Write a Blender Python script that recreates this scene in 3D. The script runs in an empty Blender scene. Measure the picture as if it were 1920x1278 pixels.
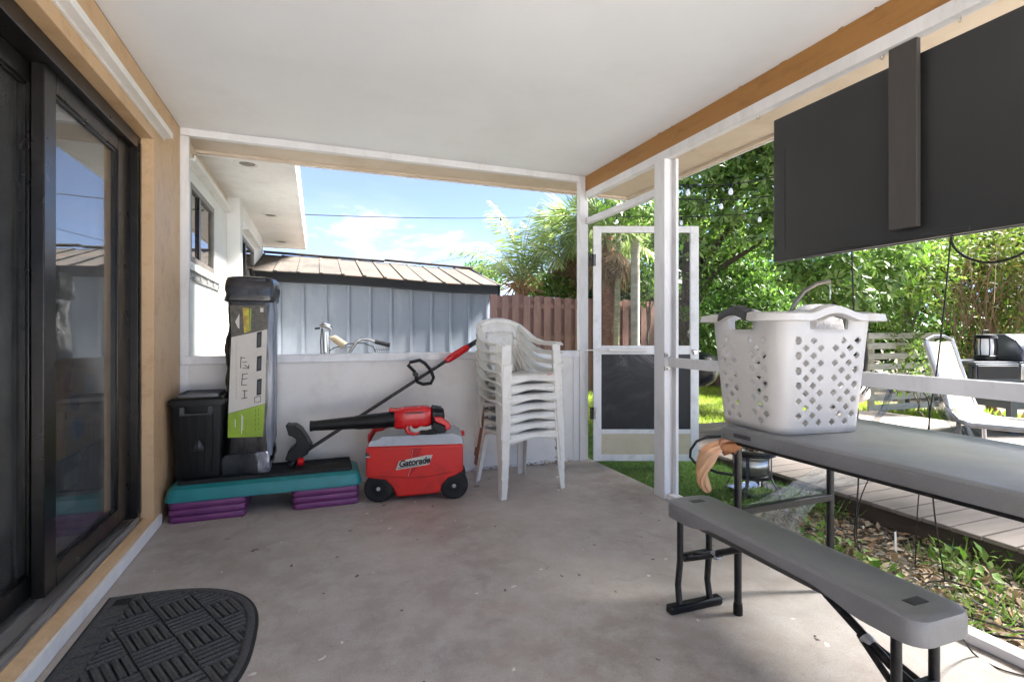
import bpy, bmesh, math, random
import numpy as np
from mathutils import Vector, Matrix, noise
R = math.radians
random.seed(7); rng = np.random.default_rng(7)
sc = bpy.context.scene
COL = sc.collection

# ------------------------------------------------------------------ survey helpers (photo measurement -> metres)
F, CX, CY, CAMH = 960.0, 960.0, 622.0, 1.1
TH = math.atan(365 / F); CC, SS = math.cos(TH), math.sin(TH)
def _ray(x, y):
    a = (x - CX) / F; b = (CY - y) / F
    return (a * CC + SS, CC - a * SS, b)
def at_z(x, y, z):
    d = _ray(x, y); t = (z - CAMH) / d[2]; return Vector((d[0] * t, d[1] * t, z))
def at_y(x, y, Y):
    d = _ray(x, y); t = Y / d[1]; return Vector((d[0] * t, Y, CAMH + d[2] * t))
def at_x(x, y, X):
    d = _ray(x, y); t = X / d[0]; return Vector((X, d[1] * t, CAMH + d[2] * t))
def at_d(x, y, D):
    d = _ray(x, y); return Vector((d[0] * D, d[1] * D, CAMH + d[2] * D))
def cw(lat, dep, z):
    return Vector((lat * CC + dep * SS, dep * CC - lat * SS, z))

# ------------------------------------------------------------------ object helpers
def tag(o, label=None, cat=None, group=None, kind=None):
    if label: o['label'] = label
    if cat: o['category'] = cat
    if group: o['group'] = group
    if kind: o['kind'] = kind
    return o
def thing(name, label, cat, loc=(0, 0, 0), rz=0, group=None, rot=None):
    o = bpy.data.objects.new(name, None); COL.objects.link(o)
    o.empty_display_size = .05
    o.location = loc
    o.rotation_euler = rot if rot else (0, 0, rz)
    return tag(o, label, cat, group)
def root_of(o):
    while o.parent: o = o.parent
    return o
def copy_tree(o, parent=None):
    c = o.copy(); COL.objects.link(c); c.parent = parent
    for ch in list(o.children): copy_tree(ch, c)
    return c

class MB:
    def __init__(s): s.v = []; s.f = []; s.m = []
    def add(s, vs, fs, mi=0):
        n = len(s.v); s.v += [tuple(v) for v in vs]
        for f in fs: s.f.append(tuple(i + n for i in f)); s.m.append(mi)
        return s
    def box(s, lo, hi, mi=0, rz=0, piv=None):
        x0, y0, z0 = lo; x1, y1, z1 = hi
        vs = [Vector(p) for p in ((x0,y0,z0),(x1,y0,z0),(x1,y1,z0),(x0,y1,z0),(x0,y0,z1),(x1,y0,z1),(x1,y1,z1),(x0,y1,z1))]
        if rz:
            pv = Vector(piv) if piv else (Vector(lo) + Vector(hi)) / 2
            M = Matrix.Rotation(rz, 3, 'Z'); vs = [M @ (v - pv) + pv for v in vs]
        return s.add(vs, [(0,3,2,1),(4,5,6,7),(0,1,5,4),(1,2,6,5),(2,3,7,6),(3,0,4,7)], mi)
    def bar(s, a, b, w, h, up=(0, 0, 1), mi=0, w2=None, h2=None):
        a = Vector(a); b = Vector(b); d = (b - a).normalized(); u = Vector(up)
        if abs(d.dot(u)) > .98: u = Vector((0, 1, 0))
        r = d.cross(u).normalized(); u = r.cross(d).normalized()
        w2 = w if w2 is None else w2; h2 = h if h2 is None else h2
        vs = [a - r*w/2 - u*h/2, a + r*w/2 - u*h/2, a + r*w/2 + u*h/2, a - r*w/2 + u*h/2,
              b - r*w2/2 - u*h2/2, b + r*w2/2 - u*h2/2, b + r*w2/2 + u*h2/2, b - r*w2/2 + u*h2/2]
        return s.add(vs, [(0,1,2,3),(7,6,5,4),(0,4,5,1),(1,5,6,2),(2,6,7,3),(3,7,4,0)], mi)
    def tube(s, pts, r, n=8, closed=False, mi=0, cap=True, flat=1.0, up=None):
        pts = [Vector(p) for p in pts]; L = len(pts)
        rs = r if isinstance(r, (list, tuple)) else [r] * L
        ref = None; rings = []
        for i, p in enumerate(pts):
            if closed: t = pts[(i+1) % L] - pts[i-1]
            else: t = pts[min(i+1, L-1)] - pts[max(i-1, 0)]
            t.normalize()
            if ref is None:
                ref = Vector(up) if up else (Vector((0,0,1)) if abs(t.z) < .9 else Vector((1,0,0)))
            u = (ref - t * ref.dot(t))
            if u.length < 1e-5: u = t.orthogonal()
            u.normalize(); w = t.cross(u)
            if not up: ref = u
            rings.append([p + (u * math.cos(2*math.pi*k/n) * flat + w * math.sin(2*math.pi*k/n)) * rs[i] for k in range(n)])
        vs = [v for rg in rings for v in rg]; fs = []
        for i in range(L if closed else L - 1):
            j = (i + 1) % L
            for k in range(n): fs.append((i*n+k, i*n+(k+1) % n, j*n+(k+1) % n, j*n+k))
        if cap and not closed:
            fs.append(tuple(range(n-1, -1, -1))); fs.append(tuple((L-1)*n + k for k in range(n)))
        return s.add(vs, fs, mi)
    def lathe(s, prof, c=(0,0,0), n=24, axis='Z', mi=0, cap=True):
        c = Vector(c); vs = []; fs = []
        for (r, h) in prof:
            for k in range(n):
                a = 2*math.pi*k/n; x, y = r*math.cos(a), r*math.sin(a)
                vs.append(c + (Vector((x, y, h)) if axis == 'Z' else Vector((h, x, y)) if axis == 'X' else Vector((x, h, -y))))
        for i in range(len(prof)-1):
            for k in range(n): fs.append((i*n+k, i*n+(k+1) % n, (i+1)*n+(k+1) % n, (i+1)*n+k))
        if cap:
            fs.append(tuple(range(n-1, -1, -1))); fs.append(tuple((len(prof)-1)*n + k for k in range(n)))
        return s.add(vs, fs, mi)
    def prism(s, poly, ax, lo, hi, mi=0):
        # poly: 2D points in the two other axes (order x,y,z without ax)
        def mk(p, t):
            return (t, p[0], p[1]) if ax == 'X' else (p[0], t, p[1]) if ax == 'Y' else (p[0], p[1], t)
        n = len(poly); vs = [mk(p, lo) for p in poly] + [mk(p, hi) for p in poly]
        fs = [tuple(range(n-1, -1, -1)), tuple(range(n, 2*n))] + [(k, (k+1) % n, n+(k+1) % n, n+k) for k in range(n)]
        return s.add(vs, fs, mi)
    def grid(s, fn, nu, nv, mi=0):
        vs = [fn(i/nu, j/nv) for j in range(nv+1) for i in range(nu+1)]
        fs = [(j*(nu+1)+i, j*(nu+1)+i+1, (j+1)*(nu+1)+i+1, (j+1)*(nu+1)+i) for j in range(nv) for i in range(nu)]
        return s.add(vs, fs, mi)
    def loft(s, rings, mi=0, cap=True):
        n = len(rings[0]); vs = [v for r in rings for v in r]; fs = []
        for i in range(len(rings)-1):
            for k in range(n): fs.append((i*n+k, i*n+(k+1) % n, (i+1)*n+(k+1) % n, (i+1)*n+k))
        if cap: fs.append(tuple(range(n-1, -1, -1))); fs.append(tuple((len(rings)-1)*n+k for k in range(n)))
        return s.add(vs, fs, mi)
    def build(s, name, mats, parent=None, bevel=0, seg=2, world=False, smooth=40, solid=0, sub=0, fixn=True, bang=35):
        me = bpy.data.meshes.new(name)
        off = Vector((0, 0, 0))
        vs = s.v
        if world and parent is not None:
            rt = root_of(parent); M = Matrix.Rotation(-rt.rotation_euler[2], 3, 'Z'); off = rt.location
            vs = [tuple(M @ (Vector(v) - off)) for v in vs]
        me.from_pydata(vs, [], s.f)
        for m in (mats if isinstance(mats, (list, tuple)) else [mats]): me.materials.append(m)
        if any(s.m): me.polygons.foreach_set('material_index', s.m)
        if fixn:
            bm = bmesh.new(); bm.from_mesh(me); bmesh.ops.recalc_face_normals(bm, faces=bm.faces); bm.to_mesh(me); bm.free()
        me.update()
        if smooth:
            me.polygons.foreach_set('use_smooth', [True] * len(me.polygons)); me.set_sharp_from_angle(angle=R(smooth))
        o = bpy.data.objects.new(name, me); COL.objects.link(o); o.parent = parent
        if solid:
            m = o.modifiers.new('solid', 'SOLIDIFY'); m.thickness = solid; m.offset = 0
        if sub:
            m = o.modifiers.new('sub', 'SUBSURF'); m.levels = sub; m.render_levels = sub
        if bevel:
            m = o.modifiers.new('bev', 'BEVEL'); m.width = bevel; m.segments = seg; m.limit_method = 'ANGLE'; m.angle_limit = R(bang)
            m.harden_normals = False
        return o

def np_mesh(name, V, Fc, mat, parent=None, smooth=False):
    """V (n,3) array, Fc (m,k) int array -> one mesh object"""
    V = np.asarray(V, dtype=np.float32); Fc = np.asarray(Fc, dtype=np.int32)
    if parent is not None:
        V = V - np.array(root_of(parent).location, dtype=np.float32)
    me = bpy.data.meshes.new(name); k = Fc.shape[1]
    me.vertices.add(len(V)); me.vertices.foreach_set('co', V.ravel())
    me.loops.add(Fc.size); me.loops.foreach_set('vertex_index', Fc.ravel())
    me.polygons.add(len(Fc)); me.polygons.foreach_set('loop_start', np.arange(0, Fc.size, k, dtype=np.int32))
    if smooth: me.polygons.foreach_set('use_smooth', np.ones(len(Fc), dtype=bool))
    me.materials.append(mat); me.update(calc_edges=True); me.validate()
    o = bpy.data.objects.new(name, me); COL.objects.link(o); o.parent = parent
    return o

# ------------------------------------------------------------------ materials
def S(r, g, b):     # sRGB 0-255 -> linear
    f = lambda c: (c/255/12.92) if c/255 <= .04045 else ((c/255+.055)/1.055) ** 2.4
    return (f(r), f(g), f(b), 1)
def newmat(name):
    m = bpy.data.materials.new(name); m.use_nodes = True; nt = m.node_tree
    return m, nt, nt.nodes['Principled BSDF'], nt.nodes['Material Output']
def nd(nt, t, **kw):
    n = nt.nodes.new(t)
    for k, v in kw.items():
        if k in n.inputs: n.inputs[k].default_value = v
        else: setattr(n, k, v)
    return n
def ramp(nt, fac, stops):
    r = nt.nodes.new('ShaderNodeValToRGB'); e = r.color_ramp.elements
    while len(e) < len(stops): e.new(.5)
    for i, (p, c) in enumerate(stops): e[i].position = p; e[i].color = c if len(c) == 4 else (*c, 1)
    nt.links.new(fac, r.inputs[0]); return r.outputs[0]
def mix(nt, fac, a, b, mode='MIX'):
    m = nt.nodes.new('ShaderNodeMix'); m.data_type = 'RGBA'; m.blend_type = mode
    for sock, val in ((m.inputs[0], fac), (m.inputs[6], a), (m.inputs[7], b)):
        if hasattr(val, 'links'): nt.links.new(val, sock)
        else: sock.default_value = val
    return m.outputs[2]
def coords(nt, scale=(1, 1, 1), kind='Object'):
    tc = nt.nodes.new('ShaderNodeTexCoord'); mp = nt.nodes.new('ShaderNodeMapping'); mp.inputs['Scale'].default_value = scale
    nt.links.new(tc.outputs[kind], mp.inputs[0]); return mp.outputs[0]
def ntex(nt, vec, scale, detail=4, rough=.55, dist=0):
    n = nd(nt, 'ShaderNodeTexNoise', Scale=scale, Detail=detail, Roughness=rough, Distortion=dist); nt.links.new(vec, n.inputs['Vector']); return n.outputs['Fac']
def bump(nt, b, h, strength=.2, dist=.01):
    n = nd(nt, 'ShaderNodeBump', Strength=strength, Distance=dist); nt.links.new(h, n.inputs['Height']); nt.links.new(n.outputs[0], b.inputs['Normal'])

def M(name, c1, c2=None, rough=.5, rvar=.08, scale=6, stretch=(1,1,1), bmp=.0, bscale=60, metal=0, spec=.5, dirt=None, dirt_amt=.5, dscale=3, trans=0, wear=0, wearc=None):
    """painted / plastic / metal surface: two close tones mottled by noise, dirt patches, uneven gloss, fine bump"""
    m, nt, b, out = newmat(name); vec = coords(nt, stretch)
    c2 = c2 or tuple(min(1, x*.86) for x in c1[:3]) + (1,)
    n1 = ntex(nt, vec, scale, 5)
    col = ramp(nt, n1, [(.35, c2), (.65, c1)])
    if dirt:
        n2 = ntex(nt, vec, dscale, 8, .7)
        col = mix(nt, ramp(nt, n2, [(.5, (0,0,0,1)), (.72, (dirt_amt,)*3 + (1,))]), col, dirt)
    if wear:
        for sx, sy, of in ((2, 60, 0), (55, 3, 5)):
            wc = ntex(nt, coords(nt, (sx, sy, sx)), 2.2, 3, .9, .35)
            col = mix(nt, ramp(nt, wc, [(.66, (0,0,0,1)), (.70, (wear,)*3+(1,))]), col, wearc or tuple(min(1, x*1.6+.03) for x in c1[:3])+(1,))
        gr = ntex(nt, vec, 190, 2, .8); col = mix(nt, ramp(nt, gr, [(.35, (wear*.5,)*3+(1,)), (.5, (0,0,0,1))]), col, tuple(x*.7 for x in c1[:3])+(1,))
    nt.links.new(col, b.inputs['Base Color'])
    rr = nd(nt, 'ShaderNodeMapRange'); n3 = ntex(nt, vec, scale*2.3, 4); nt.links.new(n3, rr.inputs[0])
    rr.inputs[3].default_value = max(.02, rough - rvar); rr.inputs[4].default_value = min(1, rough + rvar); nt.links.new(rr.outputs[0], b.inputs['Roughness'])
    b.inputs['Metallic'].default_value = metal; b.inputs['Specular IOR Level'].default_value = spec
    if trans: b.inputs['Transmission Weight'].default_value = trans
    if bmp: bump(nt, b, ntex(nt, vec, bscale, 3), bmp, .004)
    return m

def leafmat(name, cols, trans=.35, rough=.45, gloss=.3):
    m, nt, b, out = newmat(name)
    g = nt.nodes.new('ShaderNodeNewGeometry')
    st = [(i/(max(1, len(cols)-1)), c) for i, c in enumerate(cols)]
    col = ramp(nt, g.outputs['Random Per Island'], st)
    nt.links.new(col, b.inputs['Base Color']); b.inputs['Roughness'].default_value = rough; b.inputs['Specular IOR Level'].default_value = gloss
    t = nt.nodes.new('ShaderNodeBsdfTranslucent'); c2 = mix(nt, .5, col, (.35, .5, .05, 1), 'SOFT_LIGHT'); nt.links.new(c2, t.inputs[0])
    mx = nt.nodes.new('ShaderNodeMixShader'); mx.inputs[0].default_value = trans
    nt.links.new(b.outputs[0], mx.inputs[1]); nt.links.new(t.outputs[0], mx.inputs[2]); nt.links.new(mx.outputs[0], out.inputs[0])
    return m

def floor_mat():
    m, nt, b, out = newmat('painted_concrete'); v = coords(nt)
    big = ntex(nt, v, 1.1, 6, .6); mid = ntex(nt, v, 7, 8, .7); fine = ntex(nt, v, 70, 4, .7)
    col = ramp(nt, big, [(.36, S(146,135,127)), (.5, S(165,155,147)), (.66, S(177,169,162))])
    col = mix(nt, ramp(nt, mid, [(.42, (0,0,0,1)), (.62, (.55,.55,.55,1))]), col, S(186,182,178))
    # broad maroon patches
    pk = ntex(nt, coords(nt, (1.1, .8, 1)), .9, 3, .5, .4)
    col = mix(nt, ramp(nt, pk, [(.55, (0,0,0,1)), (.72, (.55,.55,.55,1))]), col, S(140,122,122))
    sc_ = ntex(nt, coords(nt, (2, 14, 1)), 3.1, 9, .8, .6)
    col = mix(nt, ramp(nt, sc_, [(.62, (0,0,0,1)), (.72, (.45,.45,.45,1))]), col, S(128,124,121))
    col = mix(nt, ramp(nt, fine, [(.3, (.35,.35,.35,1)), (.45, (0,0,0,1))]), col, S(126,122,119))
    for scl, lo, c, off in ((8, .045, S(216,212,206), 0), (9, .055, S(58,54,52), 3.3), (2.2, .035, S(98,94,91), 7.1), (4.1, .032, S(215,212,208), 11.7)):
        mp = nt.nodes.new('ShaderNodeMapping'); mp.inputs['Location'].default_value = (off, off*.7, 0); nt.links.new(v, mp.inputs[0])
        wn = ntex(nt, mp.outputs[0], 22, 2); ad = nt.nodes.new('ShaderNodeVectorMath'); ad.operation = 'ADD'
        nt.links.new(mp.outputs[0], ad.inputs[0]); cs = nd(nt, 'ShaderNodeVectorMath', operation='SCALE'); cs.inputs['Scale'].default_value = .06
        cb = nt.nodes.new('ShaderNodeCombineXYZ'); nt.links.new(wn, cb.inputs[0]); nt.links.new(wn, cb.inputs[1]); nt.links.new(cb.outputs[0], cs.inputs[0]); nt.links.new(cs.outputs[0], ad.inputs[1])
        vo = nd(nt, 'ShaderNodeTexVoronoi', Scale=scl); nt.links.new(ad.outputs[0], vo.inputs['Vector'])
        vr = nd(nt, 'ShaderNodeMath', operation='MULTIPLY'); nt.links.new(vo.outputs['Color'], vr.inputs[0]); vr.inputs[1].default_value = lo*2.2
        lt = nd(nt, 'ShaderNodeMath', operation='LESS_THAN'); nt.links.new(vo.outputs['Distance'], lt.inputs[0]); nt.links.new(vr.outputs[0], lt.inputs[1])
        col = mix(nt, lt.outputs[0], col, c)
    st_ = ntex(nt, coords(nt, (1.6, 1.2, 1)), 2.4, 10, .75, 1.2)
    col = mix(nt, ramp(nt, st_, [(.55, (0,0,0,1)), (.66, (.42,)*3+(1,))]), col, S(132,126,121))
    gr_ = ntex(nt, v, 260, 2, .8); col = mix(nt, ramp(nt, gr_, [(.36, (.5,.5,.5,1)), (.47, (0,0,0,1))]), col, S(104,100,97)); col = mix(nt, ramp(nt, gr_, [(.6, (0,0,0,1)), (.72, (.5,.5,.5,1))]), col, S(206,203,199))
    nt.links.new(col, b.inputs['Base Color'])
    nt.links.new(ramp(nt, big, [(.35, (.36,)*3+(1,)), (.65, (.6,)*3+(1,))]), b.inputs['Roughness'])
    bump(nt, b, mid, .12, .006)
    return m

WHITE = M('white_paint', S(232,231,229), S(222,220,217), .45, scale=3, bmp=.06, bscale=40, dirt=S(170,165,158), dirt_amt=.25, dscale=9)
CEIL = M('ceiling_paint', S(233,236,239), S(228,231,234), .6, scale=1.2, bmp=.1, bscale=25, dirt=S(214,214,213), dirt_amt=.3, dscale=1.6)
WALLW = M('house_white_stucco', S(226,226,224), S(216,216,214), .7, scale=2, bmp=.25, bscale=120)
PANELW = M('half_wall_panel', S(224,221,217), S(216,213,209), .55, scale=2, bmp=.04, bscale=30, dirt=S(186,178,166), dirt_amt=.5, dscale=3.5, wear=.12, wearc=S(150,144,136))
TAN = M('tan_wall_paint', S(200,168,130), S(192,159,121), .5, scale=3, bmp=.15, bscale=50, dirt=S(150,112,66), dirt_amt=.5, dscale=9)
BEAM = M('brown_beam_paint', S(162,116,58), S(152,107,53), .5, scale=4, stretch=(1,.25,1), bmp=.15, bscale=30, dirt=S(112,72,34), dirt_amt=.55, dscale=14)
BRONZE2 = M('grey_window_frame', S(128,122,114), S(112,106,99), .5, scale=6)
EAVE = M('beige_eave', S(208,194,176), S(200,185,166), .6, scale=3, dirt=S(170,145,115), dirt_amt=.4, dscale=4)
BRONZE = M('dark_bronze_aluminium', S(38,35,33), S(32,29,28), .3, scale=5, metal=.4, dirt=S(70,64,58), dirt_amt=.3, dscale=10)
ALU = M('grey_aluminium_track', S(170,168,165), S(150,148,146), .4, scale=8, stretch=(1,.2,1), metal=.5, dirt=S(70,62,55), dirt_amt=.6, dscale=12)
BLACKP = M('black_plastic', S(17,17,18), S(13,13,14), .4, scale=4, bmp=.1, bscale=200, spec=.3)
BLACKM = M('black_powder_coat', S(22,22,23), S(17,17,18), .4, scale=9, bmp=.05, bscale=100, dirt=S(95,88,80), dirt_amt=.3, dscale=20)
GREYP = M('grey_table_plastic', S(112,113,115), S(104,105,107), .36, scale=5, bmp=.22, bscale=260, dirt=S(140,137,133), dirt_amt=.4, dscale=4, wear=.45)
GREYB = M('grey_bench_plastic', S(122,122,124), S(114,114,116), .36, scale=5, bmp=.22, bscale=260, dirt=S(138,135,131), dirt_amt=.4, dscale=4, wear=.45)
DKGREY = M('dark_grey_recess', S(62,63,65), rough=.5)
CHAIRW = M('white_chair_plastic', S(216,214,208), S(206,203,196), .38, scale=5, bmp=.04, bscale=80, dirt=S(150,142,128), dirt_amt=.4, dscale=7)
CHAIRB = M('brown_stained_plastic', S(150,108,84), S(128,92,72), .5, scale=9, dirt=S(96,72,58), dirt_amt=.5, dscale=10)
BASKETW = M('basket_plastic', S(226,224,222), S(218,216,214), .36, scale=3, bmp=.03, bscale=60, dirt=S(188,184,180), dirt_amt=.3, dscale=6)
RED = M('red_cooler_plastic', S(206,36,28), S(196,30,24), .38, scale=4, bmp=.08, bscale=150, dirt=S(120,26,22), dirt_amt=.6, dscale=5, wear=.3, wearc=S(226,120,108))
RED2 = M('red_tool_plastic', S(200,24,30), S(188,18,24), .25, scale=8)
LIDG = M('grey_lid_plastic', S(176,182,188), S(164,170,176), .4, scale=5, dirt=S(110,108,106), dirt_amt=.6, dscale=5, wear=.4, wearc=S(120,118,114))
TEAL = M('teal_step_plastic', S(28,126,128), S(22,114,117), .4, scale=6, bmp=.05, bscale=120, dirt=S(40,84,84), dirt_amt=.5, dscale=7, wear=.3)
PURPLE = M('purple_riser_plastic', S(116,54,106), S(104,48,96), .4, scale=6, dirt=S(130,92,120), dirt_amt=.4, dscale=7, wear=.3)
RUBBER = M('black_rubber', S(18,18,18), S(14,14,14), .75, scale=20, bmp=.2, bscale=160, dirt=S(70,66,60), dirt_amt=.4, dscale=10)
STEEL = M('brushed_steel', S(190,190,186), S(165,165,160), .3, scale=9, metal=.9, dirt=S(120,112,100), dirt_amt=.4, dscale=10)
CHROME = M('chrome', S(210,210,210), S(180,180,180), .2, scale=12, metal=1, dirt=S(130,110,90), dirt_amt=.4, dscale=20)
DOORW = M('white_door_frame', S(230,231,233), S(220,221,222), .4, scale=4, bmp=.04, bscale=60, dirt=S(150,148,145), dirt_amt=.35, dscale=10)
POSTW = M('white_post_paint', S(226,226,228), S(212,212,214), .5, scale=4, stretch=(1,1,.3), bmp=.1, bscale=40, dirt=S(160,156,150), dirt_amt=.3, dscale=13)
CREAM = M('cream_kick_panel', S(205,196,172), S(196,187,162), .6, scale=4, dirt=S(150,140,118), dirt_amt=.3, dscale=6)
TVM = M('tv_back_plastic', S(42,43,44), S(38,39,40), .33, scale=2, bmp=.05, bscale=300)
TVEDGE = M('tv_edge_metal', S(120,122,125), S(105,107,110), .35, metal=.6)
BOARD = M('grey_board', S(64,61,58), S(57,54,52), .6, scale=5, stretch=(4,4,.5), bmp=.15, bscale=30, dirt=S(70,66,62), dirt_amt=.5, dscale=12)
FENCE = M('brown_fence_stain', S(156,120,111), S(140,104,96), .75, scale=9, stretch=(3,3,.4), bmp=.3, bscale=50, dirt=S(150,125,112), dirt_amt=.4, dscale=12)
BARK = M('grey_bark', S(118,108,98), S(84,76,68), .9, scale=9, stretch=(2,2,.5), bmp=.6, bscale=30)
BARKD = M('dark_bark', S(74,64,56), S(50,43,38), .9, scale=9, bmp=.6, bscale=25)
PALMB = M('palm_bark', S(160,112,86), S(120,84,66), .9, scale=30, stretch=(.4,.4,1.4), bmp=.6, bscale=40)
PALEB = M('pale_palm_trunk', S(182,176,164), S(158,152,140), .85, scale=5, stretch=(1,1,3), bmp=.3, bscale=30)
SHEDW = M('shed_blue_grey', S(138,146,158), S(130,138,150), .55, scale=3, stretch=(1,1,.3), bmp=.05, bscale=30, dirt=S(166,168,170), dirt_amt=.55, dscale=3, wear=.3, wearc=S(170,172,174))
SHEDT = M('shed_trim', S(140,148,160), S(132,140,152), rough=.55)
def shed_roof_mat():
    m, nt, b, out = newmat('weathered_roof_panel'); v = coords(nt, (1.2, 1, 1))
    n = ntex(nt, v, 2.2, 8, .7, .5); n2 = ntex(nt, coords(nt, (8, 1, 1)), 2, 6, .7)
    col = ramp(nt, n, [(.3, S(38,34,31)), (.45, S(64,58,52)), (.58, S(76,66,57)), (.72, S(96,56,38))])
    col = mix(nt, ramp(nt, n2, [(.5, (0,0,0,1)), (.7, (.8,)*3+(1,))]), col, S(60,56,54))
    nt.links.new(col, b.inputs['Base Color']); b.inputs['Roughness'].default_value = .75; bump(nt, b, n, .3, .01); return m
SHEDR = shed_roof_mat()
DECK = M('composite_deck', S(138,128,121), S(122,112,105), .65, scale=5, stretch=(.6,6,1), bmp=.2, bscale=50, dirt=S(110,96,92), dirt_amt=.4, dscale=5)
DECKS = M('deck_skirt', S(92,80,72), S(74,63,56), .75, scale=7, stretch=(1,.4,1), bmp=.3, bscale=40, dirt=S(50,42,37), dirt_amt=.6, dscale=6)
MATM = M('door_mat_fibre', S(86,86,88), S(60,60,62), .95, scale=160, bmp=.8, bscale=420, dirt=S(92,90,88), dirt_amt=.4, dscale=30)
SLATW = M('weathered_white_slats', S(206,198,188), S(184,174,162), .7, scale=8, stretch=(.5,1,2), dirt=S(130,116,100), dirt_amt=.5, dscale=10)
SLING = M('beige_sling_fabric', S(196,186,166), S(186,176,156), .8, scale=60, stretch=(1,1,4), bmp=.3, bscale=300)
GALV = M('pale_metal_tube', S(186,188,192), S(170,172,176), .35, metal=.5)
GRILLM = M('grill_grey_metal', S(84,88,96), S(72,76,84), .35, scale=5, metal=.5)
CUSH = M('grey_cushion', S(196,192,190), S(150,146,144), .95, scale=22, bmp=1, bscale=40)
WICKER = M('black_wicker', S(30,30,32), S(40,40,42), .6)
CARD = M('white_paper', S(206,200,190), S(192,186,176), .6, scale=8, bmp=.3, bscale=14, dirt=S(150,142,132), dirt_amt=.4, dscale=8)
LIME = M('lime_print', S(140,168,30), S(126,154,22), .4, scale=8, bmp=.25, bscale=14)
ORANGEP = M('orange_print', S(246,178,56), S(232,140,40), .4, scale=10, dirt=S(140,60,40), dirt_amt=.6, dscale=9)
YELLOWP = M('yellow_print', S(190,176,40), S(150,120,40), .4, scale=30)
BLUEP = M('blue_print', S(36,96,170), rough=.4)
INK = M('black_ink', S(26,26,26), rough=.6)
WRAP = M('grey_clear_wrap', S(128,134,146), S(98,104,116), .18, scale=7, stretch=(3,3,.6), bmp=.6, bscale=12)
BAGB = M('black_bag_plastic', S(26,25,25), S(36,33,32), .22, scale=6, stretch=(2,2,.7), bmp=.7, bscale=14)
def thin_mat(name, col, alpha, rough=.5, tint=None):
    m, nt, b, out = newmat(name); b.inputs['Base Color'].default_value = col; b.inputs['Roughness'].default_value = rough
    t = nt.nodes.new('ShaderNodeBsdfTransparent'); t.inputs[0].default_value = tint or (1, 1, 1, 1)
    mx = nt.nodes.new('ShaderNodeMixShader'); n = ntex(nt, coords(nt), 9, 5)
    mr = nd(nt, 'ShaderNodeMapRange'); nt.links.new(n, mr.inputs[0]); mr.inputs[3].default_value = max(0, alpha-.18); mr.inputs[4].default_value = min(1, alpha+.18)
    nt.links.new(mr.outputs[0], mx.inputs[0]); nt.links.new(t.outputs[0], mx.inputs[1]); nt.links.new(b.outputs[0], mx.inputs[2]); nt.links.new(mx.outputs[0], out.inputs[0])
    return m
MESHG = thin_mat('grey_screen_mesh', S(150,150,148), .45)
MESHB = thin_mat('black_screen_mesh', S(40,40,40), .7)
DOORMESH = thin_mat('door_screen_mesh', S(70,70,68), .14)
ORBAG = thin_mat('orange_thin_plastic', S(226,192,160), .4, .3, S(246,214,186))
ORKNOT = thin_mat('orange_brown_plastic', S(158,106,66), .8, .3, S(222,160,108))
def glass_mat(name, refl, tint=(.8,.82,.82,1)):
    m, nt, b, out = newmat(name)
    t = nt.nodes.new('ShaderNodeBsdfTransparent'); t.inputs[0].default_value = tint
    g = nt.nodes.new('ShaderNodeBsdfGlossy'); g.inputs['Roughness'].default_value = .005
    n = ntex(nt, coords(nt), 3, 3)
    lw = nd(nt, 'ShaderNodeFresnel'); lw.inputs[0].default_value = 1.9
    ad = nd(nt, 'ShaderNodeMath', operation='MULTIPLY_ADD', use_clamp=True); nt.links.new(lw.outputs[0], ad.inputs[0]); ad.inputs[1].default_value = .9; ad.inputs[2].default_value = refl
    mx = nt.nodes.new('ShaderNodeMixShader'); nt.links.new(ad.outputs[0], mx.inputs[0])
    nt.links.new(t.outputs[0], mx.inputs[1]); nt.links.new(g.outputs[0], mx.inputs[2])
    # pale streaks painted over the pane to lift its blacks like glare
    b.inputs['Base Color'].default_value = (.75, .75, .73, 1); b.inputs['Roughness'].default_value = .9; b.inputs['Specular IOR Level'].default_value = 0
    sk_ = ntex(nt, coords(nt, (1, 9, 2.5)), 3, 7, .75, 1.2); d_ = ramp(nt, sk_, [(.42, (.012,)*3+(1,)), (.62, (.05,)*3+(1,)), (.74, (.14,)*3+(1,))])
    m2 = nt.nodes.new('ShaderNodeMixShader'); nt.links.new(d_, m2.inputs[0]); nt.links.new(mx.outputs[0], m2.inputs[1]); nt.links.new(b.outputs[0], m2.inputs[2]); nt.links.new(m2.outputs[0], out.inputs[0]); return m
GLASS = glass_mat('tinted_door_glass', .02, (.96,.97,.97,1))
WGLASS = glass_mat('window_glass', .12)
BULB = M('frosted_bulb', S(235,238,240), S(228,230,232), .15)
INTD = M('unlit_room_tone', S(70,66,60), S(58,54,50), .9)
CURT = M('grey_curtain', S(214,214,212), S(198,198,196), .9, scale=3, stretch=(1,6,.3))

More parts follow.
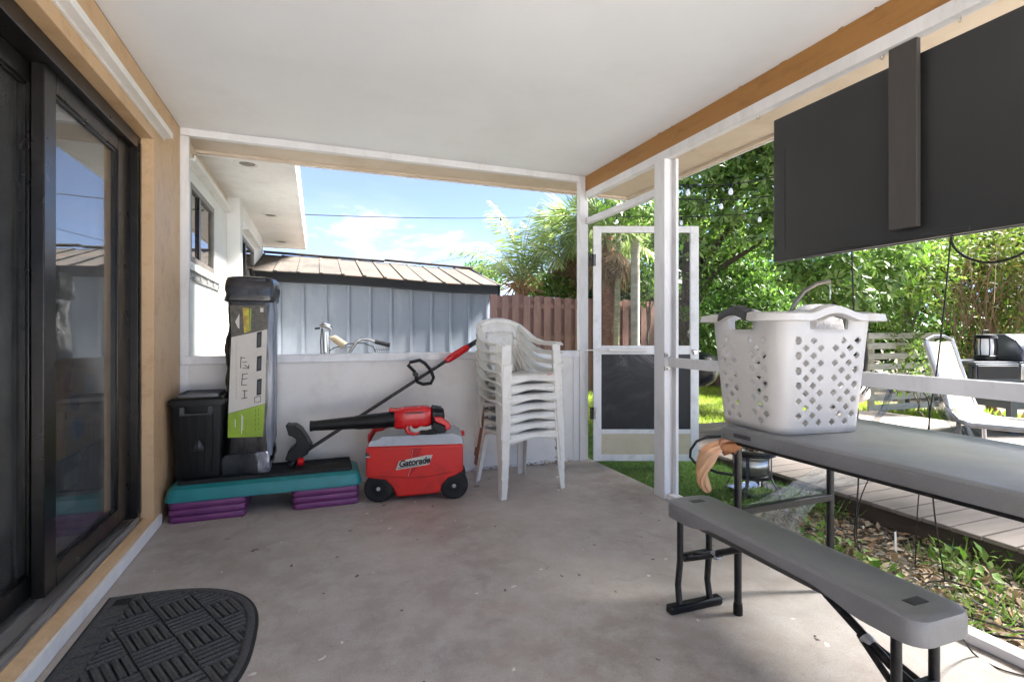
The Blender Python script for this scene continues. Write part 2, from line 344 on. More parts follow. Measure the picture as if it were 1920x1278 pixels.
def translucent(m, amt, col):
    nt = m.node_tree; b = nt.nodes['Principled BSDF']; out = nt.nodes['Material Output']
    t = nt.nodes.new('ShaderNodeBsdfTranslucent'); t.inputs[0].default_value = col; mx = nt.nodes.new('ShaderNodeMixShader'); mx.inputs[0].default_value = amt
    nt.links.new(b.outputs[0], mx.inputs[1]); nt.links.new(t.outputs[0], mx.inputs[2]); nt.links.new(mx.outputs[0], out.inputs[0])
translucent(BASKETW, .32, (.85, .84, .82, 1))
def blackboard_mat():
    m, nt, b, out = newmat('chalkboard'); v = coords(nt)
    n = ntex(nt, v, 3, 6, .65, .8)
    col = ramp(nt, n, [(.46, S(22,23,26)), (.6, S(46,47,50)), (.72, S(120,118,116))])
    nt.links.new(col, b.inputs['Base Color']); b.inputs['Roughness'].default_value = .55; return m
CHALK = blackboard_mat()
def ground_mat():
    m, nt, b, out = newmat('soil'); v = coords(nt); n = ntex(nt, v, 3, 8, .7); n2 = ntex(nt, v, 40, 4)
    col = ramp(nt, n, [(.35, S(70,62,52)), (.55, S(104,96,82)), (.7, S(92,104,62))]); col = mix(nt, n2, col, S(120,112,98), 'OVERLAY')
    nt.links.new(col, b.inputs['Base Color']); b.inputs['Roughness'].default_value = .95; bump(nt, b, n2, .8, .02); return m
SOIL = ground_mat()
BOUNCE_CONC = M('pale_bounce_concrete', S(226,226,226), S(214,214,215), .8, scale=2, bmp=.1, bscale=40)  # kept very pale to throw sunlight up at the ceiling
TURFB = M('turf_backing', S(86,112,60), S(74,98,50), .95, scale=30)

# ------------------------------------------------------------------ ground, slab, deck, lawn
g = MB(); g.box((-60, -60, -.5), (60, 60, -.12)); tag(g.build('ground', SOIL), kind='structure')
g = MB(); g.box((-.84, -1.6, -.14), (2.215, 3.995, 0)); tag(g.build('porch_floor', floor_mat()), kind='structure')
g = MB(); g.box((-.84, -12, -.13), (9, -1.604, -.004)); tag(g.build('bounce_slab', BOUNCE_CONC), kind='structure')  # unseen pale slab added to bounce sun into the porch

# ------------------------------------------------------------------ world and sun
SUN_EL, SUN_AZ = R(50), R(98)   # azimuth clockwise from +Y: behind the yard trees on the right
w = bpy.data.worlds.new('World'); sc.world = w; w.use_nodes = True; nt = w.node_tree
bg = nt.nodes['Background']
sky = nt.nodes.new('ShaderNodeTexSky'); sky.sky_type = 'NISHITA'; sky.sun_disc = False
sky.sun_elevation = SUN_EL; sky.sun_rotation = SUN_AZ; sky.altitude = 0; sky.air_density = .3; sky.dust_density = .1; sky.ozone_density = 1.0
tc = nt.nodes.new('ShaderNodeTexCoord')
mp = nt.nodes.new('ShaderNodeMapping'); mp.inputs['Scale'].default_value = (1, 1, 2.6); mp.inputs['Location'].default_value = (.35, 0, .1); nt.links.new(tc.outputs['Generated'], mp.inputs[0])
n1 = ntex(nt, mp.outputs[0], 3.4, 7, .56, .25)
sep = nt.nodes.new('ShaderNodeSeparateXYZ'); nt.links.new(tc.outputs['Generated'], sep.inputs[0])
mr = nd(nt, 'ShaderNodeMapRange'); nt.links.new(sep.outputs[2], mr.inputs[0])
mr.inputs[1].default_value = .0; mr.inputs[2].default_value = .34; mr.inputs[3].default_value = .03; mr.inputs[4].default_value = -.06
ad = nd(nt, 'ShaderNodeMath', operation='ADD'); nt.links.new(n1, ad.inputs[0]); nt.links.new(mr.outputs[0], ad.inputs[1])
cm = ramp(nt, ad.outputs[0], [(.40, (.13,.13,.13,1)), (.56, (.2,.2,.2,1)), (.66, (1,1,1,1))])
cloud = mix(nt, cm, sky.outputs[0], (2.6, 2.65, 2.7, 1))
nt.links.new(cloud, bg.inputs[0]); bg.inputs[1].default_value = .05
sl = bpy.data.lights.new('sun', 'SUN'); sl.energy = 4.4; sl.angle = R(18); sl.color = (1, .965, .91)
so = bpy.data.objects.new('sun', sl); COL.objects.link(so)
sd = Vector((math.sin(SUN_AZ) * math.cos(SUN_EL), math.cos(SUN_AZ) * math.cos(SUN_EL), math.sin(SUN_EL)))
so.rotation_euler = sd.to_track_quat('Z', 'Y').to_euler()
so.location = sd * 30
cam = bpy.data.cameras.new('camera'); co = bpy.data.objects.new('camera', cam); COL.objects.link(co)
cam.sensor_width = 36; cam.lens = 36 * F / 1920; cam.shift_y = -17 / 1920; cam.clip_start = .02; cam.clip_end = 600
co.location = (0, 0, CAMH); co.rotation_euler = (R(90), 0, -TH)
sc.camera = co
vs = sc.view_settings; vs.view_transform = 'Standard'; vs.look = 'None'; vs.exposure = 3.6; vs.gamma = 1
sc.render.engine = 'CYCLES'; sc.cycles.max_bounces = 10; sc.cycles.diffuse_bounces = 6; sc.cycles.transparent_max_bounces = 24
sc.cycles.use_denoising = True

# ================================================================== HOUSE (left wall of the porch and the wing beyond)
WX = -.84
house = thing('house', 'white house wing with soffit and tan porch wall holding the sliding door', 'house', (WX, 3.9, 0))
b = MB()
b.box((WX-.06, 3.326, 0), (WX, 3.9, 2.434)); b.box((WX-.06, -1.6, 2.154), (WX, 3.3258, 2.434)); b.box((WX-.20, -1.6, 2.154), (WX-.0602, 3.9, 2.434)); b.box((WX-.2, 3.342, 0), (WX-.0602, 3.9, 2.1538)); b.box((WX-.2, -1.6, 0), (WX, -1.3, 2.1538))
tag(b.build('porch_wall', TAN, house, world=True, bevel=.003), 'tan painted wall round the sliding door')
b = MB(); b.box((WX-.2, 3.9002, -.12), (WX-.05, 9.0, 2.434))
# outer skin with window openings
Y1, Y2, WZ0, WZ1 = 4.2, 5.1, 1.60, 2.17
for lo, hi in (((3.9002, -.12), (Y1, 2.434)), ((Y2, -.12), (5.7498, 2.434)), ((Y1, -.12), (Y2, WZ0)), ((Y1, WZ1), (Y2, 2.434))):
    b.box((WX-.0498, lo[0], lo[1]), (WX, hi[0], hi[1]))
b.box((WX-.0498, 5.75, -.12), (-.722, 5.93, 2.434))
Y3, Y4, VZ0, VZ1 = 5.98, 7.1, 1.0, 2.12
for lo, hi in (((5.93, -.12), (Y3, 2.434)), ((Y4, -.12), (8.2, 2.434)), ((Y3, -.12), (Y4, VZ0)), ((Y3, VZ1), (Y4, 2.434))):
    b.box((WX-.0498, lo[0], lo[1]), (-.735, hi[0], hi[1]))
tag(b.build('wall', WALLW, house, world=True))
def window(y0, y1, z0, z1, x, parent, split):
    f = MB(); t = .045
    f.box((x-.04, y0, z0), (x, y0+t, z1)); f.box((x-.04, y1-t, z0), (x, y1, z1)); f.box((x-.04, y0+t, z0), (x, y1-t, z0+t)); f.box((x-.04, y0+t, z1-t), (x, y1-t, z1))
    fo = f.build('window', BRONZE2, parent, world=True, bevel=.003)
    s = MB(); s.box((x-.03, split-.03, z0+t), (x-.005, split+.03, z1-t)); s.build('sash_bar', BRONZE, fo, world=True)
    p = MB(); p.box((x-.026, y0+t, z0+t), (x-.02, split-.03, z1-t)); p.build('pane', WGLASS, fo, world=True)
    p = MB(); p.box((x-.026, split+.03, z0+t), (x-.02, y1-t, z1-t)); p.build('pane', WGLASS, fo, world=True)
    c = MB(); c.grid(lambda u, v: (x-.044+.004*math.sin(u*40), split+.03+u*(y1-t-split-.03), z0+t+v*(z1-z0-2*t)), 40, 1); c.build('curtain', CURT, fo, world=True)
    d = MB(); d.box((x-.049, y0+t, z0+t), (x-.046, split-.03, z1-t)); d.build('unlit_room_sheet', INTD, fo, world=True)  # thin dark sheet stands in for the unlit room behind the pane
BRONZE2_ = M('grey_window_frame', S(128,122,114), S(112,106,99), .5, scale=6)
window(Y1, Y2, WZ0, WZ1, WX+.0-.0, house, 4.55); window(Y3, Y4, VZ0, VZ1, -.735, house, 6.35)
# shutter track rails above the openings
for ya, yb in ((-1.5, 3.51), ):
    t = MB(); t.box((WX+.0002, ya, 2.215), (WX+.012, yb, 2.30)); t.box((WX+.012, ya, 2.226), (WX+.05, yb, 2.242)); t.box((WX+.04, ya, 2.2422), (WX+.05, yb, 2.262))
    tag(t.build('shutter_track', WHITE, house, world=True, bevel=.002), 'white metal shutter track above the sliding door')
t = MB(); t.box((WX+.0002, 4.05, 2.26), (WX+.012, 5.70, 2.345)); t.box((WX+.012, 4.05, 2.27), (WX+.06, 5.70, 2.285)); t.box((WX+.05, 4.05, 2.2852), (WX+.06, 5.70, 2.31))
t.build('shutter_track', WHITE, house, world=True, bevel=.002)
t = MB(); t.box((WX+.0002, 4.0, 2.346), (WX+.008, 5.745, 2.4338)); t.build('frieze_board', EAVE, house, world=True)
t = MB(); t.box((-.7348, 5.95, 2.16), (-.72, 7.3, 2.26)); t.box((-.72, 5.95, 2.17), (-.67, 7.3, 2.185)); t.build('shutter_track', WHITE, house, world=True)
t = MB(); t.box((WX+.0002, 4.12, 1.47), (WX+.018, 5.31, 1.478)); t.box((WX+.0002, 4.12, 1.53), (WX+.018, 5.31, 1.538)); t.box((WX+.0002, 4.12, 1.478), (WX+.004, 5.31, 1.53))
for k in range(5): t.box((WX+.004, 4.22+k*.26, 1.49), (WX+.012, 4.30+k*.26, 1.518))
t.build('lower_shutter_track', ALU, house, world=True)
# soffit, fascia, roof slope
t = MB(); t.box((WX+.002, 4.352, 2.4342), (-.19, 8.9, 2.46)); sf = t.build('soffit', WHITE, house, world=True)
for (vx, vy) in ((-.52, 4.55), (-.5, 6.45), (-.495, 8.3)):
    v = MB(); v.lathe([(.10, 2.4335), (.10, 2.43), (.075, 2.426), (.07, 2.4338)], (vx, vy, 0), 24); v.lathe([(.06, 2.4338), (.05, 2.428)], (vx, vy, 0), 20, mi=1)
    v.build('soffit_vent', [WHITE, BRONZE2], sf, world=True)  # round vents let into the soffit
t = MB(); t.box((-.1898, 4.352, 2.425), (-.165, 8.93, 2.56)); t.box((-.165, 4.352, 2.535), (-.15, 8.93, 2.565)); t.box((WX, 8.9002, 2.425), (-.19, 8.925, 2.5))
t.build('fascia', WHITE, house, world=True, bevel=.002)
t = MB(); t.prism([(-.15, 2.566), (-.15, 2.60), (-4.0, 3.9), (-4.0, 2.566)], 'Y', -1.0, 8.93)
t.build('roof', M('grey_shingle', S(120,116,112), S(96,92,88), .9, scale=20, bmp=.5, bscale=60), house, world=True)
# sliding door
fr = MB()
fr.box((WX-.2, 3.2802, .10), (WX-.0602, 3.326, 2.154)); fr.box((WX-.2, -1.3, 2.085), (WX-.0602, 3.28, 2.1538))
fr.box((WX-.055, 3.30, .12), (WX-.0598, 3.3255, 2.12))
sd_ = fr.build('sliding_door', BRONZE, house, world=True, bevel=.003)
def panel(y0, y1, x, ls, rs, z0=.125, z1=2.085):
    p = MB(); p.box((x-.02, y0, z0), (x+.02, y0+ls, z1)); p.box((x-.02, y1-rs, z0), (x+.02, y1, z1))
    p.box((x-.02, y0+ls, z0), (x+.02, y1-rs, z0+.085)); p.box((x-.02, y0+ls, z1-.075), (x+.02, y1-rs, z1))
    p.build('door_panel', BRONZE, sd_, world=True, bevel=.004)
    gl = MB(); gl.box((x-.003, y0+ls, z0+.085), (x+.003, y1-rs, z1-.075)); gl.build('glass_pane', GLASS, sd_, world=True)
    bd = MB()
    for (ya, yb) in ((y0+ls, y0+ls+.012), (y1-rs-.012, y1-rs)): bd.box((x+.0032, ya, z0+.097), (x+.012, yb, z1-.087))
    bd.box((x+.0032, y0+ls, z0+.085), (x+.012, y1-rs, z0+.097)); bd.box((x+.0032, y0+ls, z1-.087), (x+.012, y1-rs, z1-.075))
    bd.build('glazing_bead', BRONZE, sd_, world=True)
panel(2.362, 3.278, -.955, .094, .17); panel(1.2, 2.43, -1.005, .1, .05); panel(-.1, 1.1, -.955, .095, .095)
t = MB(); t.box((WX-.2, -1.3, 0), (WX-.047, 3.28, .082))
for xx, hh in ((-.9, .108), (-.928, .1), (-.98, .1), (-1.03, .105)): t.box((xx-.004, -1.3, .0822), (xx+.004, 3.28, hh))
t.build('door_track', ALU, sd_, world=True)
t = MB(); t.prism([(WX-.0468, 0), (WX+.004, 0), (WX+.004, .055), (WX-.012, .078), (WX-.0468, .088)], 'Y', -1.6, 3.44)
kb = t.build('threshold', TAN, house, world=True, bevel=.006)
t = MB(); t.box((WX+.0042, -1.6, .004), (WX+.011, 3.446, .052)); t.box((WX-.002, -1.6, .0585), (WX+.011, 3.446, .063)); t.box((WX+.004, -1.6, .052), (WX+.011, 3.446, .0585)); t.build('edge_strip', WHITE, kb, world=True, bevel=.0015)
# room behind the glass; unseen window openings added to let light in
t = MB(); t.box((-4.0, -1.6, .0), (-1.05, 5.0, .05)); t.box((-4.1, -1.6, .05), (-4.0, 5.0, .3)); t.box((-4.1, -1.6, 2.3), (-4.0, 5.0, 2.5)); t.box((-4.1, 4.6, .3), (-4.0, 5.0, 2.3)); t.box((-4.1, -1.6, .3), (-4.0, -1.2, 2.3)); t.box((-4.0, 5.0, .05), (-1.05, 5.1, 2.5)); t.box((-4.0, -1.7, .05), (-1.05, -1.6, .2)); t.box((-4.0, -1.7, 2.2), (-1.05, -1.6, 2.5)); t.box((-1.3, -1.7, .2), (-1.05, -1.6, 2.2)); t.box((-4.0, -1.7, .2), (-3.8, -1.6, 2.2)); t.box((-4.1, -1.7, 2.5), (-1.05, 5.1, 2.55))
t.build('living_room', M('interior_wall', S(206,202,194), S(196,192,184), .8), house, world=True)
t = MB(); t.grid(lambda u, v: (-1.075+.015*math.sin(u*95)+.008*math.sin(u*37), .3+u*2.32, .07+v*2.05), 160, 2); t.build('door_curtain', CURT, house, world=True)

# ================================================================== PORCH ROOF
roof = thing('porch_roof', 'flat white porch ceiling with brown edge beam and beige overhang', 'porch roof', (2.155, 3.9, 0))
t = MB(); t.box((WX, -.8, 2.4352), (2.88, 4.33, 2.6)); tag(t.build('ceiling', CEIL, roof, world=True), 'smooth white ceiling')  # unseen rear edge pulled in so sunlight bounces into the porch
t = MB(); t.box((2.155, -.8, 2.303), (2.198, 3.888, 2.4348)); tag(t.build('edge_beam', BEAM, roof, world=True, bevel=.003), 'brown painted beam')
t = MB(); t.box((2.20, -.8, 2.4308), (2.86, 4.32, 2.4346)); t.box((WX+.01, 3.945, 2.4308), (2.1998, 4.32, 2.4346)); t.build('overhang_board', EAVE, roof, world=True)
t = MB(); t.box((2.8602, -.8, 2.41), (2.90, 4.36, 2.61)); t.box((WX, 4.3202, 2.41), (2.86, 4.36, 2.61)); t.build('fascia', EAVE, roof, world=True, bevel=.002)
t = MB(); t.box((2.9002, -.8, 2.405), (2.915, 4.375, 2.45)); t.box((WX, 4.3602, 2.405), (2.90, 4.375, 2.45)); t.build('drip_edge', WHITE, roof, world=True)
# staples and paint drips along beam, small cup hooks below
t = MB()
for k in range(26):
    yy = random.uniform(.3, 3.8); zz = 2.433 if random.random() < .6 else random.uniform(2.32, 2.42)
    t.bar((2.152, yy, zz), (2.146, yy+random.uniform(-.03, .03), zz-random.uniform(0, .008)), .003, .003)
for k in range(14):
    yy = random.uniform(.8, 3.7); t.lathe([(.006, 2.1535), (.006, 2.155)], (0, yy, random.uniform(2.33, 2.41)), 8, 'X')
t.build('staples', BEAM, roof, world=True)
for yy in (1.15, 1.42, 2.05, 2.55):
    h = MB(); h.tube([(2.17, yy, 2.236), (2.17, yy, 2.222), (2.162, yy, 2.212), (2.152, yy, 2.214), (2.15, yy, 2.224)], .0016, 6); h.build('cup_hook', STEEL, roof, world=True)

# ================================================================== SCREEN FRAME
sf = thing('screen_frame', 'white painted timber screen frame with post and knee rail beside porch', 'porch frame', (2.18, 2.85, 0))
t = MB(); t.box((2.15, -1.6, 2.243), (2.20, 3.885, 2.3028)); t.build('top_rail', POSTW, sf, world=True, bevel=.003)
t = MB(); t.box((WX+.002, 3.892, 2.386), (2.098, 3.94, 2.4346)); t.build('top_rail', POSTW, sf, world=True, bevel=.002)
t = MB(); t.box((WX+.0015, 3.902, .94), (WX+.05, 3.94, 2.3858)); t.box((WX+.0012, 3.902, 0), (WX+.05, 3.94, .884)); t.build('end_stud', POSTW, sf, world=True, bevel=.002)
t = MB(); t.box((2.10, 3.89, 0), (2.152, 3.945, 2.434)); t.box((2.1525, 3.905, 0), (2.19, 3.94, 2.243)); tag(t.build('corner_post', POSTW, sf, world=True, bevel=.003), 'white corner post')
t = MB(); t.box((2.132, 2.79, 0), (2.182, 2.9, 2.2428)); t.box((2.184, 2.80, 0), (2.22, 2.895, 2.2428)); t.box((2.2, 2.76, .02), (2.224, 2.7995, 2.24)); tag(t.build('post', POSTW, sf, world=True, bevel=.004), 'white post beside the screen door')
for ya in (.55, -1.5): t = MB(); t.box((2.132, ya, 0), (2.182, ya+.1, 2.2428)); t.build('post', POSTW, sf, world=True, bevel=.004)
t = MB(); t.box((2.165, .652, .868), (2.20, 2.788, .93)); t.box((2.165, -1.4, .868), (2.20, .548, .93)); t.build('knee_rail', POSTW, sf, world=True, bevel=.003)
t = MB(); t.box((2.15, .652, .0005), (2.218, 2.788, .035)); t.box((2.15, -1.4, .0005), (2.218, .548, .035)); t.build('bottom_plate', POSTW, sf, world=True, bevel=.004)
t = MB(); t.box((2.155, 2.9, 2.025), (2.20, 3.888, 2.075)); t.build('door_header', POSTW, sf, world=True, bevel=.003)
for zz in (.845, .935):
    t = MB(); t.box((2.128, 2.775, zz), (2.164, 2.7885, zz+.028)); t.box((2.14, 2.76, zz+.006), (2.15, 2.778, zz+.02)); t.build('bracket', STEEL, sf, world=True, bevel=.002)

# ================================================================== HALF WALL
hw = thing('half_wall', 'white low wall with flat cap behind the stored items', 'low wall', (.6, 3.94, 0))
t = MB(); t.box((WX+.05, 3.912, 0), (2.0995, 3.985, .8838)); t.build('wall_panel', PANELW, hw, world=True)
t = MB(); t.box((WX+.002, 3.892, .884), (2.0995, 4.0, .9395)); t.build('cap', POSTW, hw, world=True, bevel=.004)
t = MB(); t.box((WX+.05, 3.904, 0), (2.0995, 3.9118, .03)); t.box((2.045, 3.9035, .031), (2.0995, 3.9118, .8836)); t.build('base_trim', POSTW, hw, world=True, bevel=.002)

# ================================================================== SCREEN DOOR (open outward)
dr = thing('screen_door', 'white framed screen door with black chalkboard panel standing open outward', 'door', (2.165, 3.775, 0), -TH)
W_, T_ = .882, .028
t = MB(); t.box((0, -T_/2, .02), (.066, T_/2, 1.985)); t.box((W_-.07, -T_/2, .02), (W_, T_/2, 1.985)); t.box((.0662, -T_/2, 1.93), (W_-.0702, T_/2, 1.985))
t.box((.0662, -T_/2, .912), (W_-.0702, T_/2, .985)); t.box((.0662, -T_/2, .248), (W_-.0702, T_/2, .285)); t.box((.0662, -T_/2, .02), (W_-.0702, T_/2, .075)); t.build('door_frame', DOORW, dr, bevel=.003)
t = MB(); t.box((.0664, -.006, .2852), (W_-.0704, .006, .9118)); t.build('chalkboard_panel', CHALK, dr)
t = MB(); t.box((.0664, -.008, .0752), (W_-.0704, .008, .2478)); t.build('kick_panel', CREAM, dr)
t = MB(); t.box((.0664, -.001, .9852), (W_-.0704, .001, 1.9298)); t.build('screen', DOORMESH, dr)
t = MB(); t.lathe([(.016, .12), (.016, .40), (.011, .405), (.011, .43)], (0, -.045, .948), 14, 'X'); t.lathe([(.005, -.08), (.005, .12)], (0, -.045, .948), 8, 'X'); t.box((.385, -.045, .94), (.42, -T_/2, .958)); tag(t.build('door_closer', WHITE, dr), 'white tube door closer')
for z in (1.7, .42):
    t = MB(); t.lathe([(.007, z-.05), (.007, z+.05)], (-.006, -.012, 0), 10); t.box((-.03, -.014, z-.05), (.02, -.0142+.003, z+.05)); t.build('hinge', BRONZE, dr)
t = MB(); t.box((W_-.05, -.04, .91), (W_-.02, -T_/2, .95)); t.bar((W_-.06, -.035, .94), (W_+.005, -.035, .94), .012, .012); t.build('latch', STEEL, dr, bevel=.002)

# ================================================================== WOOD DECK
dk = thing('wood_deck', 'pinkish grey composite board deck edged with a dark skirt', 'deck', (3.29, 1.0, -.12))
t = MB(); n = 0; y = -4.0; sh = 0
while y < 4.72:
    xe = 7.1 + random.uniform(-.01, .01); sp = random.uniform(4.4, 6.2); wdt = .138
    x0 = 3.255 + random.uniform(-.006, .006)
    for a, bb in ((x0, sp-.002), (sp+.002, xe)): t.box((a, y, .005), (bb, y+wdt, .03))
    y += .1445
t.build('boards', DECK, dk, world=True, bevel=.004, seg=1)
t = MB(); t.box((3.285, -4.0, -.12), (3.32, 4.70, .0048)); t.box((3.32, 4.66, -.12), (7.06, 4.70, .0048)); t.box((7.03, -4, -.12), (7.06, 4.66, .0048)); t.box((3.33, -4, -.05), (7.02, 4.65, -.04)); tag(t.build('skirt', DECKS, dk, world=True, bevel=.003), 'dark timber skirt board')

# ================================================================== SHED
sh = thing('shed', 'blue grey panel shed with rusty metal roof and black eave trim', 'shed', (.9, 8.0, -.12))
t = MB(); t.box((-.47, 7.0, -.12), (2.31, 9.6, 1.80)); t.build('wall', SHEDW, sh, world=True)
t = MB()
x = -.44
while x < 2.3:
    t.box((x-.018, 6.982, -.10), (x+.018, 6.9998, 1.72)); x += .272
t.box((2.3102, 7.0, -.1), (2.32, 9.6, 1.7)); tag(t.build('seams', SHEDT, sh, world=True, bevel=.003), 'vertical panel seams')
ez = lambda x: 1.845 - (x + .7) * .033 + .008*math.sin(x*3.1)
t = MB(); xs = [-.70 + 3.12*k/14 for k in range(15)]
for a, bb in zip(xs[:-1], xs[1:]):
    za, zb = ez(a), ez(bb)
    t.add([(a, 6.84, za-.115), (bb, 6.84, zb-.115), (bb, 6.84, zb), (a, 6.84, za), (a, 6.995, za-.11), (bb, 6.995, zb-.11), (bb, 6.995, zb+.03), (a, 6.995, za+.03)], [(0,1,2,3), (7,6,5,4), (3,2,6,7), (4,5,1,0)])
t.add([(2.42, 6.84, ez(2.42)-.14), (2.42, 8.35, ez(2.42)+.32), (2.42, 8.35, ez(2.42)+.44), (2.42, 6.84, ez(2.42)), (2.39, 6.84, ez(2.42)-.14), (2.39, 8.35, ez(2.42)+.32), (2.39, 8.35, ez(2.42)+.44), (2.39, 6.84, ez(2.42))], [(0,1,2,3), (7,6,5,4), (0,4,5,1), (0,3,7,4), (1,5,6,2), (3,2,6,7)])
tag(t.build('eave_trim', BLACKP, sh, world=True), 'black eave trim')
rp = MB(); rb = MB(); k = 0; x = -.74
rise = .40
while x < 2.44:
    x2 = min(x + .262, 2.45); dz = random.uniform(-.004, .006)
    za, zb = ez(x)+.006+dz, ez(x2)+.006+dz
    rp.add([(x, 6.82, za), (x2-.004, 6.82, zb), (x2-.004-.0, 8.35, zb+rise), (x, 8.35, za+rise), (x, 6.82, za-.012), (x2-.004, 6.82, zb-.012), (x2-.004, 8.35, zb+rise-.012), (x, 8.35, za+rise-.012)], [(0,1,2,3), (7,6,5,4), (0,4,5,1), (3,2,6,7)])
    rp.add([(x, 8.35, za+rise), (x2-.004, 8.35, zb+rise), (x2-.004, 9.8, zb+.05), (x, 9.8, za+.05)], [(0,1,2,3)])
    rb.bar((x, 6.815, ez(x)+.012), (x, 8.36, ez(x)+rise+.012), .045, .014)
    x += .262
rp.build('roof', SHEDR, sh, world=True); rb.build('roof_rib', SHEDR, sh, world=True, bevel=.006)
t = MB(); t.bar((-.74, 8.36, ez(-.74)+rise+.04), (1.0, 8.36, ez(1.0)+rise+.035), .16, .02); t.bar((1.0, 8.36, ez(1.0)+rise+.055), (2.45, 8.36, ez(2.45)+rise+.03), .16, .02); t.build('ridge_cap', SHEDR, sh, world=True, bevel=.004)

# ================================================================== FENCE
fn = thing('fence', 'brown stained shadow box timber fence behind the yard', 'fence', (5.5, 9.0, -.12))
front, back = MB(), MB(); x = 2.55; k = 0
ft = lambda x: 1.815 - (x-2.55)*.019
while x < 9.6:
    jz = random.uniform(-.012, .012); jx = random.uniform(-.008, .008); zt = ft(x)+jz; a = x+jx
    pts = [(a, -.1), (a+.138, -.1), (a+.138, zt-.03), (a+.112, zt), (a+.026, zt), (a, zt-.03)]
    front.prism(pts, 'Y', 9.0, 9.018)
    jz = random.uniform(-.02, .015); pts = [(p[0]+.11, p[1]+(jz if p[1] > 1 else 0)) for p in pts]
    back.prism(pts, 'Y', 9.062, 9.08)
    x += .22
front.build('pickets', FENCE, fn, world=True); back.build('rear_pickets', FENCE, fn, world=True)
for zz in (.25, .95, 1.55):
    t = MB(); t.box((2.5, 9.0185, zz), (9.6, 9.061, zz+.085)); t.build('rail', FENCE, fn, world=True)
# low vine patch on the fence top

# ================================================================== VEGETATION
def rot_to(a, n):
    pass
def unit(v): return v / np.maximum(1e-9, np.linalg.norm(v, axis=-1, keepdims=True))
def leaf_quads(P, D, Nn, L, Wd, fold=.25, droop=.0):
    """leaves at P growing along D with face normal Nn: 6-gon-ish leaf made of 4 triangles, folded on its midrib"""
    D = unit(D); Sd = unit(np.cross(D, Nn)); Nn = unit(np.cross(Sd, D))
    L = np.asarray(L)[:, None]; Wd = np.asarray(Wd)[:, None]
    base = P; tip = P + D*L - Nn*L*droop
    mid = P + D*L*.5 - Nn*L*droop*.3
    l = P + D*L*.5 + Sd*Wd*.5 + Nn*Wd*fold - Nn*L*droop*.3
    r = P + D*L*.5 - Sd*Wd*.5 + Nn*Wd*fold - Nn*L*droop*.3
    n = len(P)
    V = np.stack([base, l, tip, r, mid], 1).reshape(-1, 3)
    i = np.arange(n)[:, None]*5
    Fc = np.concatenate([i+np.array([[0,4,1]]), i+np.array([[4,2,1]]), i+np.array([[0,3,4]]), i+np.array([[4,3,2]])], 1).reshape(-1, 3)
    return V, Fc
def rdir(n): return unit(rng.normal(size=(n, 3)))
def clump_points(clumps, per, shell=.55):
    """points spread through the outer part of each clump"""
    out, outd = [], []
    for (c, r) in clumps:
        n = max(6, int(per * (r/.6)**2)); d = rdir(n); rad = r*(shell + (1-shell)*rng.random(n)**.6)
        rad *= (.8 + .4*np.array([noise.noise(Vector((float(q[0]*1.7), float(q[1]*1.7), float(q[2]*1.7))) + Vector(c)) for q in d]))
        p = np.array(c)[None] + d*rad[:, None]*np.array([1, 1, .8]); out.append(p); outd.append(d)
    return np.concatenate(out), np.concatenate(outd)
def whorl_crown(clumps, per, L, k=7, Wf=.36, shell=.4):
    P, O = clump_points(clumps, per, shell)
    ax = unit(O*.8 + rdir(len(P))*.55 + np.array([0, 0, .65]))
    t = unit(np.cross(ax, rdir(len(P)))); bt = np.cross(ax, t)
    Vs, Fs, off = [], [], 0
    ph = rng.random(len(P))*6.28
    for j in range(k):
        a = ph + 2*math.pi*j/k + rng.normal(size=len(P))*.12
        D = t*np.cos(a)[:, None] + bt*np.sin(a)[:, None] - ax*(.15+.35*rng.random((len(P), 1)))
        ll = L*(.75+.5*rng.random(len(P)))
        V, Fc = leaf_quads(P + D*ll[:, None]*.12, D, ax, ll, ll*Wf, .12, .12)
        Vs.append(V); Fs.append(Fc+off); off += len(V)
    return np.concatenate(Vs), np.concatenate(Fs)
def loose_crown(clumps, per, L, Wf=.45, shell=.35, up=.3):
    P, O = clump_points(clumps, per, shell)
    D = unit(O*.6 + rdir(len(P))*.9 + np.array([0, 0, up])); Nn = unit(rdir(len(P))*.7 + np.array([0, 0, 1.0]) + O*.3)
    ll = L*(.6+.8*rng.random(len(P)))
    return leaf_quads(P, D, Nn, ll, ll*Wf, .15, .1)
def join(parts):
    Vs, Fs, off = [], [], 0
    for V, Fc in parts: Vs.append(V); Fs.append(Fc+off); off += len(V)
    return np.concatenate(Vs), np.concatenate(Fs)
def limbs(base, clumps, r0, mat, parent, name='trunk', bend=.25, thin=.25, lift=.35):
    base = Vector(base); t = MB(); cs = [Vector(c) for c, r in clumps]
    cen = sum(cs, Vector()) / len(cs)
    fork = base.lerp(Vector((base.x*.7+cen.x*.3, base.y*.7+cen.y*.3, cen.z)), .55)
    pts = [base + (fork-base)*(i/6) + Vector((noise.noise(base+Vector((i*.6, 0, 0)))*bend*.4, noise.noise(base+Vector((0, i*.6, 3)))*bend*.4, 0)) for i in range(7)]
    t.tube(pts, [r0*(1-.35*i/6)*(1.35 if i == 0 else 1) for i in range(7)], 10)
    for c in cs:
        s = pts[4 if (c-base).length < (cen-base).length else 6]; m = s.lerp(c, .5) + Vector((random.uniform(-.1, .1), random.uniform(-.1, .1), lift*(c-s).length*.3))
        q = [s, s.lerp(m, .5)+Vector((0, 0, .05)), m, m.lerp(c, .6), c]
        rr = r0*.5*min(1, .5+.2*(c-s).length); t.tube(q, [rr, rr*.8, rr*.6, rr*.4, rr*thin*.6], 7)
    return t.build(name, mat, parent, world=True)
